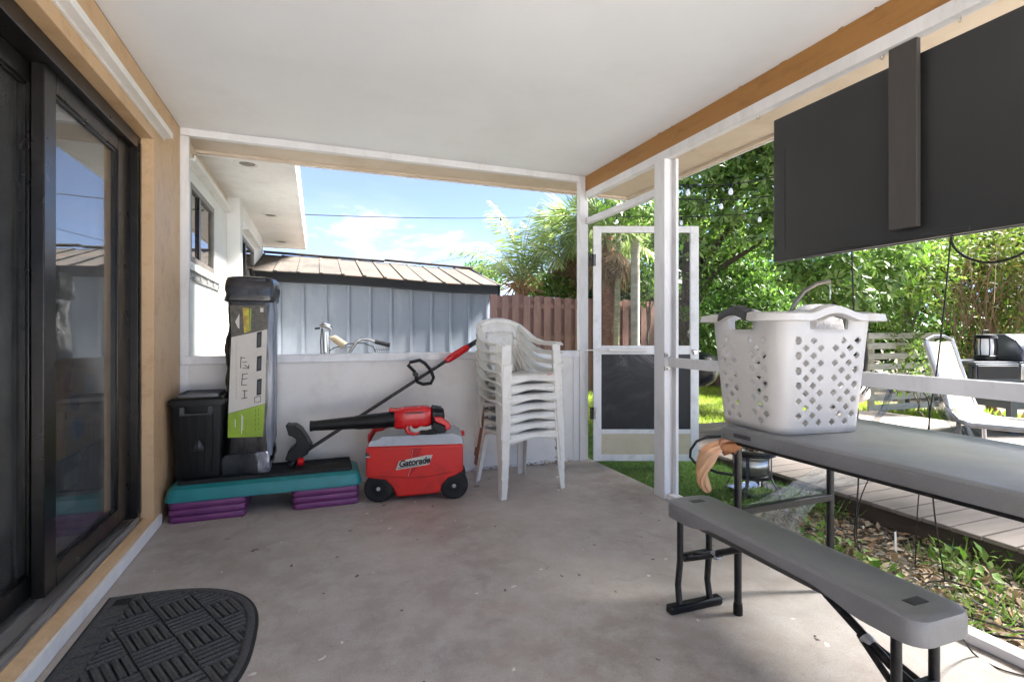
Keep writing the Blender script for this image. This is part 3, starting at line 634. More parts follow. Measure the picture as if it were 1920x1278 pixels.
def plant(name, label, cat, base, clumps, crown, mat, r0=.08, bark=None, group=None, trunk='trunk', skip=(), **kw):
    limb_to = [c for i, c in enumerate(clumps) if i not in skip]
    root = thing(name, label, cat, base, group=group)
    np_mesh('crown' if 'tree' in name else 'foliage', crown[0], crown[1], mat, root)
    limbs(base, limb_to, r0, bark or BARK, root, trunk if 'tree' in name else 'stem', **kw)
    return root
G = lambda r, g_, b_: S(r, g_, b_)[:3]
LEAF_GLOSS = leafmat('glossy_umbrella_leaf', [G(64,88,42), G(92,122,56), G(114,142,70), G(144,166,100)], .38, .35, .5)
LEAF_LIGHT = leafmat('light_green_leaf', [G(74,102,44), G(100,128,56), G(124,146,72), G(152,166,98)], .36, .5)
LEAF_MID = leafmat('mid_green_leaf', [G(56,84,42), G(80,112,52), G(104,136,66), G(132,156,92)], .38, .45)
LEAF_DARK = leafmat('dark_green_leaf', [G(40,62,30), G(54,82,38), G(72,100,44)], .35, .45)
LEAF_DRY = leafmat('dry_olive_leaf', [G(92,104,54), G(108,124,60), G(84,110,46), G(126,128,76), G(118,100,70)], .35, .6)
PALM_G = leafmat('palm_leaflet', [G(112,132,80), G(132,152,96), G(154,168,116), G(178,184,146)], .35, .4)
PALM_D = leafmat('dead_palm_leaf', [G(150,124,92), G(126,102,78), G(170,146,112), G(104,84,66)], .25, .7)
GRASSM = leafmat('grass_blade', [G(112,140,52), G(140,164,66), G(164,180,84), G(172,174,104)], .4, .6)
TURFM = leafmat('turf_blade', [G(92,128,66), G(112,146,84), G(134,160,104), G(120,140,84)], .3, .6)
WEEDM = leafmat('weed_leaf', [G(96,134,58), G(122,158,74), G(150,178,98), G(120,142,76)], .4, .45)
LITTERM = leafmat('dead_leaf', [G(140,112,86), G(176,150,124), G(112,94,78), G(204,186,162), G(100,86,76)], .15, .8)

def dc(lst): return [(at_d(x, y, d), r) for (x, y, d, r) in lst]
# the big umbrella tree over the yard; last hidden clumps added to block sun
cl = dc([(1290,300,7.5,.75),(1360,290,7.1,.8),(1420,310,6.9,.75),(1320,365,7.5,.7),(1400,375,7.1,.75),(1450,440,7,.6),(1350,440,7.7,.6),(1470,260,6.7,.8),(1560,250,6.6,.9),(1150,392,8.8,.45),(1205,380,8.5,.5),(1235,425,8.6,.45),(1270,400,8,.55),(1560,360,6.6,.8),(1650,330,6.4,.9),(1500,180,5.9,.8),(1540,120,5.9,.8),(1600,160,5.8,.8)])
cr = whorl_crown(cl, 82, .125)
plant('umbrella_tree', 'big glossy umbrella tree with whorled leaves over the fence corner', 'tree', at_d(1272, 622, 9.9).xy.to_3d() + Vector((0,0,-.12)), cl, cr, LEAF_GLOSS, .17, BARKD, skip=(9, 10, 11, 12, 15, 16, 17), bend=1.2)
cl = dc([(1500,515,6.3,.42),(1570,505,6.0,.42),(1600,560,6.2,.4),(1540,560,6.6,.4),(1640,520,6.3,.4),(1690,470,6.4,.42),(1480,470,6.6,.4)])
plant('umbrella_tree', 'lower umbrella tree with large leaf whorls below the television', 'tree', at_d(1565, 622, 6.6).xy.to_3d() + Vector((0,0,-.12)), cl, whorl_crown(cl, 80, .13), LEAF_GLOSS, .06, BARK)
cl = dc([(1670,480,7.3,.5),(1730,500,7.2,.5),(1690,550,7.2,.45),(1650,600,7.4,.4),(1770,460,7.6,.6),(1720,440,7.6,.55),(1690,630,7.5,.4),(1650,545,7.6,.4),(1745,560,7.4,.4)])
plant('tall_shrub', 'yellow green small leaved tall shrub behind the slatted panel', 'shrub', at_d(1700, 622, 7.8).xy.to_3d() + Vector((0,0,-.12)), cl, loose_crown(cl, 760, .085, .4), LEAF_LIGHT, .05)
cl = dc([(1800,560,7.8,.5),(1860,570,7.6,.5),(1850,500,7.8,.6),(1905,520,7.3,.6),(1790,625,7.8,.45),(1890,620,7.4,.5),(1840,440,7.9,.7),(1930,450,7.4,.7),(1950,590,7,.6),(1820,680,7.6,.4),(2000,500,7,.8)])
thk = plant('thicket_shrub', 'olive and brown half dry thicket behind the grill', 'shrub', at_d(1850, 622, 7.9).xy.to_3d() + Vector((0,0,-.12)), cl, join([loose_crown(cl, 420, .10, .4)]), LEAF_DRY, .06, M('red_brown_stem', S(124,90,70), S(96,70,56), .9, scale=9))
t = MB()
for k in range(70):
    a = at_d(random.uniform(1770, 1930), random.uniform(600, 720), random.uniform(6.9, 7.6)); t.tube([a, a+Vector((random.uniform(-.2,.2), random.uniform(-.2,.2), .5)), a+Vector((random.uniform(-.5,.5), random.uniform(-.3,.3), random.uniform(.8,1.4)))], [.007, .006, .003], 5)
t.build('stem', M('dry_twig', S(132,106,84), S(110,88,72), .9), thk, world=True)
cl = dc([(1345,520,8.4,.55),(1400,545,8.2,.55),(1450,560,7.8,.5),(1340,590,8.2,.5),(1400,615,7.9,.5),(1460,620,7.5,.45),(1385,480,8.5,.55),(1500,600,7.5,.45),(1330,640,8,.4),(1440,500,8.2,.5),(1560,610,7.4,.45),(1380,660,7.6,.35)])
plant('leafy_tree', 'dense mid green tree right of the open screen door', 'tree', at_d(1400, 622, 8.6).xy.to_3d() + Vector((0,0,-.12)), cl, loose_crown(cl, 820, .09, .4), LEAF_MID, .08, BARKD)
cl = dc([(1200,520,10.2,.35),(1222,500,10.2,.32),(1215,548,10.2,.35),(1240,530,10.4,.4)])
plant('round_shrub', 'small round shrub behind the fence beside the pale trunk', 'shrub', at_d(1215, 622, 10.4).xy.to_3d() + Vector((0,0,-.12)), cl, loose_crown(cl, 420, .11, .5), LEAF_MID, .04)
cl = dc([(1035,545,11,.45),(1060,530,11,.4),(1075,555,10.8,.35),(1010,555,11.2,.35)])
plant('bright_shrub', 'bright lime shrub behind the fence under the palms', 'shrub', at_d(1045, 622, 11).xy.to_3d() + Vector((0,0,-.12)), cl, loose_crown(cl, 420, .12, .5), LEAF_LIGHT, .04)
cl = dc([(885,512,15,.5),(905,518,15,.55),(925,530,15,.5)])
plant('distant_tree', 'distant dark tree rising just behind the shed roof', 'tree', at_d(905, 622, 15.2).xy.to_3d() + Vector((0,0,-.12)), cl, loose_crown(cl, 420, .13, .5), LEAF_MID, .08)
cl = dc([(1700,700,6.7,.22),(1730,680,6.7,.22),(1715,655,6.8,.2),(1690,725,6.6,.16),(1745,715,6.6,.18)])
plant('garden_shrub', 'small pale green shrub growing in front of the slatted panel', 'shrub', at_d(1718, 622, 6.7).xy.to_3d() + Vector((0,0,-.12)), cl, loose_crown(cl, 640, .07, .42), LEAF_LIGHT, .015)
cl = dc([(1285,590,9.0,.18),(1300,585,9.0,.16),(1270,582,9.05,.14),(1318,600,8.9,.2)])
plant('vine', 'yellow green vine spilling over the end of the brown fence', 'vine', at_d(1300, 622, 9.2).xy.to_3d() + Vector((0,0,-.12)), cl, loose_crown(cl, 900, .06, .5), LEAF_LIGHT, .012)
# unseen trees added beside the deck to keep sun off the porch
for (X, Y, h, r, lab) in ((6.6, 3.2, 4.6, 1.1, 'unseen tree added to shade the far deck corner'), (5.2, .7, 4.9, 1.1, 'unseen tree added to shade the deck in front of the television'), (5.0, 2.3, 5.3, 1.1, 'unseen leafy tree added to shade the middle of the deck'), (5.2, 3.3, 4.3, 1.15, 'low unseen tree added to shade the porch beside the far deck')):
    cl = [(Vector((X+random.uniform(-1.5, 1.5), Y+random.uniform(-1.6, 1.6), h+random.uniform(-.3, 1.6))), r) for k in range(10)]
    plant('added_shade_tree', lab, 'tree', (7.7, .2+.15*Y, -.12), cl, loose_crown(cl, 165, .2, .5, .1), LEAF_MID, .14, BARKD)
# background wood behind everything
cl = []
for k in range(120):
    px = random.uniform(1130, 2250); d = random.uniform(11.5, 15); cl.append((at_d(px, random.uniform(420, 640), d), random.uniform(.6, 1.1)))
for k in range(70): cl.append((at_d(random.uniform(1280, 2600), random.uniform(560, 690), random.uniform(9.5, 11.5)), random.uniform(.6, .9)))
for k in range(26): cl.append((at_d(random.uniform(1000, 1250), random.uniform(520, 600), random.uniform(13, 15)), random.uniform(.5, .8)))
V, Fc = loose_crown(cl, 130, .22, .5, .2)
o = np_mesh('woods', V, Fc, LEAF_DARK); tag(o, 'far dark green wood closing off the yard behind the trees', 'woods', kind='stuff')

# palms
def frond(t, base, az, el, L, droop, nl=34, ll=.5, V=None, Fl=None):
    """curved rachis with drooping leaflets"""
    pts = []; p = Vector(base); e = el
    for i in range(13):
        pts.append(p.copy()); p = p + Vector((math.cos(az)*math.cos(e), math.sin(az)*math.cos(e), math.sin(e)))*(L/12); e -= droop/12*(.4+i/8)
    t.tube(pts, [.016*(1-.8*i/12) for i in range(13)], 5)
    A = np.array([tuple(q) for q in pts])
    u = np.linspace(.14, .99, nl); idx = u*12; i0 = np.minimum(idx.astype(int), 11); f = (idx-i0)[:, None]
    P = A[i0]*(1-f)+A[i0+1]*f; T = unit(A[i0+1]-A[i0])
    side = unit(np.cross(T, np.array([[0, 0, 1.0]]))); upv = unit(np.cross(side, T))
    out = []
    for sgn in (1, -1):
        D = T*.55 + side*sgn*.8 + upv*.1 - np.array([[0, 0, .45]]) + rng.normal(size=P.shape)*.09
        l = ll*(np.sin(np.pi*(u*.85+.12))**.6)*(.85+.3*rng.random(nl))
        out.append(leaf_quads(P, D, upv + side*sgn*.3, l, np.full(nl, .026), .1, .16))
    return join(out)
pb = at_d(978, 622, 10.6).xy.to_3d(); pb.z = -.12
palm = thing('coconut_palm', 'young coconut palm with arching feathery fronds behind the fence', 'palm', pb)
t = MB(); t.tube([pb, pb+Vector((.02, 0, 1.0)), pb+Vector((0, 0, 2.1))], [.2, .16, .12], 12); t.build('trunk', PALMB, palm, world=True)
t = MB(); parts = []; top = pb + Vector((0, 0, 2.35))
for k in range(17):
    az = k*2.4+.3; el = R(89 - (k/17)**.9*58); parts.append(frond(t, top+Vector((0, 0, random.uniform(-.3, .2))), az, el, random.uniform(1.4, 1.85), R(40+k*4.4), 34, .5))
t.build('frond_stalk', M('frond_stalk', S(150,150,92), S(128,130,76), .6), palm, world=True)
V, Fc = join(parts); np_mesh('fronds', V, Fc, PALM_G, palm)
t = MB()
for k in range(26):
    az = random.uniform(0, 6.28); p0 = top+Vector((0, 0, random.uniform(-.5, -.1))); t.tube([p0, p0+Vector((math.cos(az)*.22, math.sin(az)*.22, .22)), p0+Vector((math.cos(az)*.5, math.sin(az)*.5, random.uniform(-.1, .35)))], [.03, .022, .008], 5)
t.build('dry_stalks', M('dry_stalk', S(176,140,96), S(140,106,76), .8), palm, world=True)
def fan_palm(px, d, ztop, label, n=34, rad=.85):
    b0 = at_d(px, 622, d).xy.to_3d(); b0.z = -.12
    rt = thing('cabbage_palm', label, 'palm', b0); tp = Vector((b0.x, b0.y, ztop))
    t = MB(); t.tube([b0, b0.lerp(tp, .5)+Vector((.04, 0, 0)), tp], [.15, .13, .13], 12); t.build('trunk', PALMB, rt, world=True)
    for nm, mt, cnt, e0, e1 in (('fronds', PALM_G, n, 75, -15), ('dead_skirt', PALM_D, 30, -35, -80)):
        ps = []; pet = MB()
        for k in range(cnt):
            az = k*2.399; el = R(e0 + (e1-e0)*(k/cnt)) + random.uniform(-.1, .1); L1 = rad*random.uniform(.6, .95)*(.75 if nm == 'dead_skirt' else 1)
            d0 = Vector((math.cos(az)*math.cos(el), math.sin(az)*math.cos(el), math.sin(el))); h = tp + d0*L1*.9 - Vector((0, 0, .12*L1))
            pet.tube([tp, tp+d0*L1*.5+Vector((0, 0, .02)), h], [.014, .01, .007], 4)
            m = 22; sd_v = np.array(d0.cross(Vector((0, 0, 1))).normalized()); uu = np.cross(sd_v, np.array(d0)); a = np.linspace(-1.9, 1.9, m)
            D = np.cos(a)[:, None]*np.array(d0) + np.sin(a)[:, None]*sd_v - np.array([[0, 0, .3]]) + rng.normal(size=(m, 3))*.06
            l = rad*.62*(.7+.3*np.cos(a*.6))*(.9+.2*rng.random(m)); ps.append(leaf_quads(np.repeat(np.array(h)[None], m, 0), D, np.repeat(uu[None], m, 0), l, np.full(m, .035), .1, .3))
        V, Fc = join(ps); fo = np_mesh(nm, V, Fc, mt, rt); pet.build('petioles', mt, rt, world=True)
    return rt
fan_palm(1138, 10.3, 3.0, 'cabbage palm with dead brown frond skirt behind the screen door', 44, .95)
fan_palm(1075, 11.2, 3.15, 'cabbage palm half hidden by the white corner post', 40, .95)
def pole(px, d, r, z, label, mat, nm='pale_trunk', lean=0):
    b0 = at_d(px, 622, d).xy.to_3d(); b0.z = -.12; rt = thing(nm, label, 'palm trunk', b0)
    t = MB(); pts = [b0+Vector((lean*i/8, 0, (z+.12)*i/8)) for i in range(9)]; t.tube(pts, [r*(1.15 if i == 0 else 1+.04*math.sin(i*2.2)) for i in range(9)], 14); t.build('trunk', mat, rt, world=True)
    cl = [(pts[-1]+Vector((random.uniform(-.5,.5), random.uniform(-.5,.5), random.uniform(0,.5))), .5) for k in range(5)]
    V, Fc = loose_crown(cl, 140, .3, .18); np_mesh('crown', V, Fc, PALM_G, rt)
pole(1191, 9.8, .085, 4.3, 'smooth pale grey palm trunk standing straight behind the fence', PALEB)
pole(1154, 10.0, .055, 4.2, 'slender pale trunk next to the cabbage palm', M('mossy_pale_trunk', S(176,172,140), S(140,140,108), .85, scale=6, stretch=(1,1,3), bmp=.3, bscale=30), lean=.1)

# grass, turf, weeds, litter
def blades(n, region, h, wd, z, mat, name, label, cat='grass', clump=0, lean=.5):
    P = region(n); n = len(P); D = unit(rng.normal(size=(n, 3))*np.array([lean, lean, 0])+np.array([0, 0, 1.0]))
    V, Fc = leaf_quads(np.column_stack([P, np.full(n, z)]), D, rdir(n)*np.array([1, 1, .1]), h*(.5+rng.random(n)), np.full(n, wd), .2, .25)
    return tag(np_mesh(name, V, Fc, mat), label, cat, kind='stuff')
def rect(x0, x1, y0, y1, keep=None, dens=1.3):
    def f(n):
        P = np.column_stack([rng.uniform(x0, x1, n), rng.uniform(y0, y1, n)])
        q = np.array([noise.noise(Vector((float(a)*dens, float(c)*dens, 0))) for a, c in P]); return P[q > (keep if keep is not None else -2)]
    return f
blades(34000, rect(2.3, 8.8, 4.75, 8.9), .075, .012, -.12, GRASSM, 'lawn_grass', 'bright green lawn grass between the deck and the fence')
blades(9000, rect(7.1, 9.4, .5, 4.9), .085, .014, -.12, GRASSM, 'border_grass', 'green grass strip between the deck and the shrubs')
turf = thing('turf_mat', 'green artificial turf laid outside the screen door', 'turf', (2.7, 3.4, -.12))
t = MB(); t.box((2.22, 2.62, -.119), (3.28, 4.9, -.045)); t.build('backing', TURFB, turf, world=True)
P = rect(2.22, 3.28, 2.62, 4.9)(22000); D = unit(rng.normal(size=(len(P), 3))*.45*np.array([1,1,0])+np.array([0,0,1.0]))
V, Fc = leaf_quads(np.column_stack([P, np.full(len(P), -.046)]), D, rdir(len(P)), .03*(.6+.7*rng.random(len(P))), np.full(len(P), .007), .2, .2)
tag(np_mesh('turf_blades', V, Fc, TURFM, turf), kind='stuff')
# soil strip between porch and deck
def lit(n, x0, x1, y0, y1, z, size, mat, nm, lab, cat, flat=.35):
    P = np.column_stack([rng.uniform(x0, x1, n), rng.uniform(y0, y1, n), z+.02*rng.random(n)]); D = unit(rng.normal(size=(n, 3))*np.array([1, 1, flat])); N_ = unit(rng.normal(size=(n, 3))*.4+np.array([0, 0, 1.0]))
    l = size*(.4+1.1*rng.random(n)**2); V, Fc = leaf_quads(P, D, N_, l, l*(.25+.4*rng.random(n)), .25, .1); return tag(np_mesh(nm, V, Fc, mat), lab, cat, kind='stuff')
lit(5200, 2.22, 3.28, -.5, 2.75, -.115, .055, LITTERM, 'leaf_litter', 'dry leaf litter and mulch in the strip beside the deck', 'leaf litter')
lit(5200, 2.22, 3.28, -.5, 2.75, -.117, .03, leafmat('mulch_chip', [G(140,132,124), G(176,170,162), G(112,104,96), G(204,200,194)], .0, .9), 'mulch', 'grey mulch chips in the strip beside the deck', 'mulch', .2)
lit(420, 8.0, 8.9, 2.6, 4.4, -.11, .12, LITTERM, 'garden_debris', 'brown heap of leaves and debris behind the lounge chair', 'debris', .9)
P = rect(2.4, 3.27, -.3, 2.7, .06, 2.2)(2300)
n = len(P); Pz = np.column_stack([P, -.115+.10*rng.random(n)**1.5]); D = unit(rng.normal(size=(n, 3))+np.array([0, 0, .3])); l = .025+.045*rng.random(n)
V, Fc = leaf_quads(Pz, D, unit(rdir(n)*.5+np.array([0, 0, 1.0])), l, l*.55, .15, .15); tag(np_mesh('weeds', V, Fc, WEEDM), 'low leafy weeds growing along the dark deck skirt', 'weeds', kind='stuff')
blades(2600, rect(2.3, 3.25, -.3, 2.75, .12, 2.7), .11, .006, -.118, WEEDM, 'weed_grass', 'thin grass tufts among the weeds beside the porch', 'grass', lean=.8)
# dry leaves blown against the half wall
P = np.column_stack([rng.uniform(1.1, 2.05, 90), 3.9-.05*rng.random(90)**2-.002, .004+.02*rng.random(90)]); D = unit(rng.normal(size=(90, 3))*np.array([1, 1, .4]))
V, Fc = leaf_quads(P, D, unit(rdir(90)*.5+np.array([0, 0, 1.0])), .018+.025*rng.random(90), .012+.01*rng.random(90), .25, .1); tag(np_mesh('dry_leaves', V, Fc, LITTERM), 'few dry leaves blown against the base of the low wall', 'leaf litter', kind='stuff')

# ================================================================== OBJECTS ON THE PORCH
# rounded slab used by table and bench: plan outline rings with a soft top edge
def rrect(hx, hy, r, n=5):
    pts = []
    for (sx, sy, a0) in ((1, -1, -90), (1, 1, 0), (-1, 1, 90), (-1, -1, 180)):
        for k in range(n+1):
            a = R(a0 + 90*k/n); pts.append((sx*(hx-r)+r*math.cos(a), sy*(hy-r)+r*math.sin(a)))
    return pts
def densify(pts, step):
    out = []
    for i, p in enumerate(pts):
        q = pts[(i+1) % len(pts)]; m = max(1, int(math.dist(p, q)/step))
        for k in range(m): out.append((p[0]+(q[0]-p[0])*k/m, p[1]+(q[1]-p[1])*k/m))
    return out
def slab(hx, hy, r, top, bot, edge=.012, step=.05):
    base = densify(rrect(hx, hy, r), step); rings = []
    def ring(ins, z): return [Vector((p[0]*(hx-ins)/hx, p[1]*(hy-ins)/hy, z(p) if callable(z) else z)) for p in base]
    m = MB(); m.loft([ring(.012, lambda p: bot(p)+.004), ring(0, bot), ring(0, top-edge*1.6), ring(edge*.35, top-edge*.5), ring(edge*1.2, top-edge*.06), ring(edge*2.2, top), ring(edge*6 if min(hx,hy) > .15 else edge*4, top-.0015)]); return m

# ---- folding table
tb = thing('folding_table', 'dark grey plastic folding table under the white laundry basket', 'table', (1.77, .78, 0))
hx, hy = .33, .80
slab(hx, hy, .06, .745, lambda p: .695, .014).build('table_top', GREYP, tb)
t = MB(); t.box((-.3312, .62, .712), (-.3292, .70, .727)); t.build('badge_recess', DKGREY, tb, bevel=.002)
for yy in (.775, -.72):
    for xx in (-.235, .27):
        t = MB(); t.tube([(xx, yy, .70), (xx, yy, .03)], .0145, 12); l = t.build('leg', BLACKM, tb)
        t = MB(); t.lathe([(.0175, 0), (.018, .03), (.016, .045)], (xx, yy, 0), 14); t.build('foot_cap', BLACKP, l)
    t = MB(); t.bar((-.235, yy, .40), (.27, yy, .47) if False else (.27, yy, .40), .028, .028); t.build('crossbar', BLACKM, tb, bevel=.003)
t = MB(); t.box((-.29, -.76, .672), (-.268, .79, .694)); t.box((.268, -.76, .672), (.29, .79, .694)); t.build('side_rail', BLACKM, tb, bevel=.002)

# ---- folding bench
bc = thing('folding_bench', 'long narrow grey plastic folding bench on black legs beside the table', 'bench', (1.40, 1.235, 0), R(-1.0))
bhx, bhy = .105, .475
def bbot(p):
    a = min(1, max(0, (abs(p[1]) - .18) / .16)); return .43 - .034 - .028*a*a*(3-2*a)
slab(bhx, bhy, .05, .432, bbot, .013, .03).build('seat', GREYB, bc)
for s_ in (1, -1):
    t = MB(); t.box((-.028, s_*.40-.014, .4306), (.028, s_*.40+.014, .4318)); t.box((-.022, s_*.40-.009, .4318), (.022, s_*.40+.009, .4322)); t.build('badge_recess', DKGREY, bc)
# far end: two tube legs on a floor bar, near end the same, struts under the seat
for yy, st in ((.415, -1), (-.40, 1)):
    for xx in (-.07, .07):
        t = MB(); t.tube([(xx, yy, .41), (xx, yy, .2), (xx*1.02, yy+.012*st*-1, .10), (xx*1.05, yy, .03)], .0125, 10); t.build('leg', BLACKM, bc)
    t = MB(); t.box((-.125, yy-.02, 0), (.125, yy+.02, .032)); t.build('foot_bar', BLACKP, bc, bevel=.008)
    t = MB(); t.bar((-.07, yy, .215), (.07, yy, .215), .022, .022); t.build('crossbar', BLACKM, bc, bevel=.003)
    t = MB(); t.tube([(0, yy, .215), (0, yy+st*.06, .235), (0, yy+st*.24, .33), (0, yy+st*.34, .395)], .012, 10); t.tube([(-.05, yy, .2), (-.004, yy+st*.14, .27)], .009, 8); t.tube([(.05, yy, .2), (.004, yy+st*.14, .27)], .009, 8); br = t.build('strut', BLACKM, bc)
    t = MB(); t.lathe([(.017, -.012), (.0185, 0), (.017, .012)], (0, 0, 0), 14, 'Y'); M_ = Matrix.Rotation(R(28*st), 3, 'X'); t.v = [tuple(M_ @ Vector(v) + Vector((0, yy+st*.12, .262))) for v in t.v]; t.build('strut_ring', GALV, br)

# ---- laundry basket with real diamond holes
BX = Vector((1.672, 1.452, .746)); 
bk = thing('laundry_basket', 'tall white plastic laundry basket with diamond holes and grey handle grips', 'basket', BX, R(-6))
BH, hw0, hd0, hw1, hd1, rc = .415, .178, .165, .208, .195, .06
def bpt(u, v, off=0):
    """u in [0,1) round the perimeter, v 0..1 height"""
    a, d, r = hw0+(hw1-hw0)*v, hd0+(hd1-hd0)*v, rc
    segs = [2*(d-r), math.pi/2*r, 2*(a-r), math.pi/2*r]*2; Lp = sum(segs); s = (u % 1)*Lp; k = 0
    while s > segs[k] and k < 7: s -= segs[k]; k += 1
    side = k//2; sx = [(a, -(d-r), 0, 1), (a-r, d, -1, 0), (-a, d-r, 0, -1), (-(a-r), -d, 1, 0)][side]
    if k % 2 == 0: p = (sx[0]+sx[2]*s, sx[1]+sx[3]*s); nrm = [(1,0), (0,1), (-1,0), (0,-1)][side]
    else:
        c = [(a-r, d-r), (-(a-r), d-r), (-(a-r), -(d-r)), (a-r, -(d-r))][side]; an = side*math.pi/2 + s/r; nrm = (math.cos(an), math.sin(an)); p = (c[0]+r*nrm[0], c[1]+r*nrm[1])
    return Vector((p[0]+nrm[0]*off, p[1]+nrm[1]*off, v*BH))
m = MB(); NU, NV = 46, 16
a_, d_ = (hw0+hw1)/2, (hd0+hd1)/2; segs = [2*(d_-rc), math.pi/2*rc, 2*(a_-rc), math.pi/2*rc]; LP = sum(segs)*2
def holecol(i):
    """which columns carry holes: bands on each of the four faces"""
    u = (i+.5)/NU; s = (u % .5)*LP; 
    if s < segs[0]: w_ = s/segs[0]
    elif segs[0]+segs[1] < s < sum(segs[:3]): w_ = (s-segs[0]-segs[1])/segs[2]
    else: return False
    return .02 < w_ < .40 or .60 < w_ < .98
def handle(i, j):
    u = (i+.5)/NU; s = (u % .5)*LP
    if segs[0]+segs[1] < s < sum(segs[:3]): w_ = (s-segs[0]-segs[1])/segs[2]
    elif s < segs[0]: w_ = s/segs[0]
    else: return False
    return j >= NV-2 and .2 < w_ < .8
vid = {}
def vtx(u, v):
    key = (round((u % 1)*1e5), round(v*1e5))
    if key not in vid: vid[key] = len(m.v); m.v.append(tuple(bpt(u, v)))
    return vid[key]
for j in range(NV):
    for i in range(NU):
        u0, u1, v0, v1 = i/NU, (i+1)/NU, j/NV, (j+1)/NV
        A, B, C_, D_ = vtx(u0, v0), vtx(u1, v0), vtx(u1, v1), vtx(u0, v1)
        if handle(i, j): continue
        if holecol(i) and (i+j) % 2 == 0 and 1 <= j <= NV-4:
            uc, vc, k = (u0+u1)/2, (v0+v1)/2, .496
            S_, E_, N_, W2 = vtx(uc, vc-(v1-v0)*k), vtx(uc+(u1-u0)*k, vc), vtx(uc, vc+(v1-v0)*k), vtx(uc-(u1-u0)*k, vc)
            for f in ((A, B, S_), (B, E_, S_), (B, C_, E_), (C_, N_, E_), (C_, D_, N_), (D_, W2, N_), (D_, A, W2), (A, S_, W2)): m.f.append(f); m.m.append(0)
        else: m.f.append((A, B, C_, D_)); m.m.append(0)
m.build('basket_wall', BASKETW, bk, solid=.0025, smooth=50)
t = MB(); t.loft([[bpt(k/48, 0, .0) + Vector((0, 0, -.006+.0062)) for k in range(48)], [bpt(k/48, 0, -.01)*1 - Vector((0, 0, .0)) for k in range(48)]]); 
t = MB(); t.add([bpt(k/48, .012, -.003) for k in range(48)], [tuple(range(48))]); t.build('basket_base', BASKETW, bk, solid=.003)
def rimz(u):
    s = (u % .5)*LP
    if s < segs[0]: w_ = s/segs[0]
    elif segs[0]+segs[1] < s < sum(segs[:3]): w_ = (s-segs[0]-segs[1])/segs[2]
    else: return 0
    return .026*max(0, math.sin(math.pi*min(1, max(0, (w_-.14)/.72))))**1.4
def cornerflare(u):
    s = (u % .25)*LP; s1 = (u % .5)*LP
    if segs[0] <= s1 <= segs[0]+segs[1] or s1 >= sum(segs[:3]): return .016
    return 0
rg = []
for k in range(120):
    u = k/120; z = Vector((0, 0, rimz(u)));
    c = [(.003, -.024), (.024, -.024), (.030, -.024), (.034, -.022), (.030, .001), (.002, .009), (-.003, .004)]
    rg.append([bpt(u, 1, o+cornerflare(u)*(o/.03 if o > 0 else 0)) + z + Vector((0, 0, h)) for o, h in c])
t = MB(); t.loft(rg+[rg[0]], cap=False); t.build('rim', BASKETW, bk, smooth=60)
for (ua, ub) in ((.5+segs[0]*.2/LP, .5+segs[0]*.8/LP),):
    g2 = []
    for k in range(21):
        u = ua+(ub-ua)*k/20; g2.append([bpt(u, 1, o) + Vector((0, 0, rimz(u)+h)) for o, h in ((-.005, .004), (.002, .0115), (.0315, .003), (.0365, -.022), (.034, -.0255))])
    t = MB(); t.loft(g2, cap=False); t.build('handle_grip', DKGREY, bk, solid=.0015, smooth=60)

# ---- television on its board
tv = thing('television', 'large black flat television hung under the porch edge, seen from behind', 'television', (2.235, 1.34, 1.463))
t = MB(); t.box((-.028, -.657, 0), (.004, .657, .73)); t.build('back_cover', TVM, tv, bevel=.006)
t = MB(); t.box((.0042, -.66, -.004), (.016, .66, .734)); t.build('front_bezel', TVEDGE, tv, bevel=.002)
t = MB(); t.box((.0162, -.652, .006), (.018, .652, .726)); t.build('screen', M('tv_glass', S(12,12,14), rough=.08), tv)
t = MB(); t.box((-.031, .585, .05), (-.0282, .592, .56)); t.box((-.0305, .64, .05), (-.0282, .652, .11)); t.box((-.034, -.2, .006), (-.0282, .45, .02)); t.build('ridge', TVM, tv, bevel=.001)
bd = thing('mounting_board', 'narrow grey board hanging from the beam in front of the television', 'board', (2.18, 1.345, 1.51))
t = MB(); t.box((-.012, -.05, .0), (.012, .056, .7325)); t.build('board', BOARD, bd, bevel=.003)
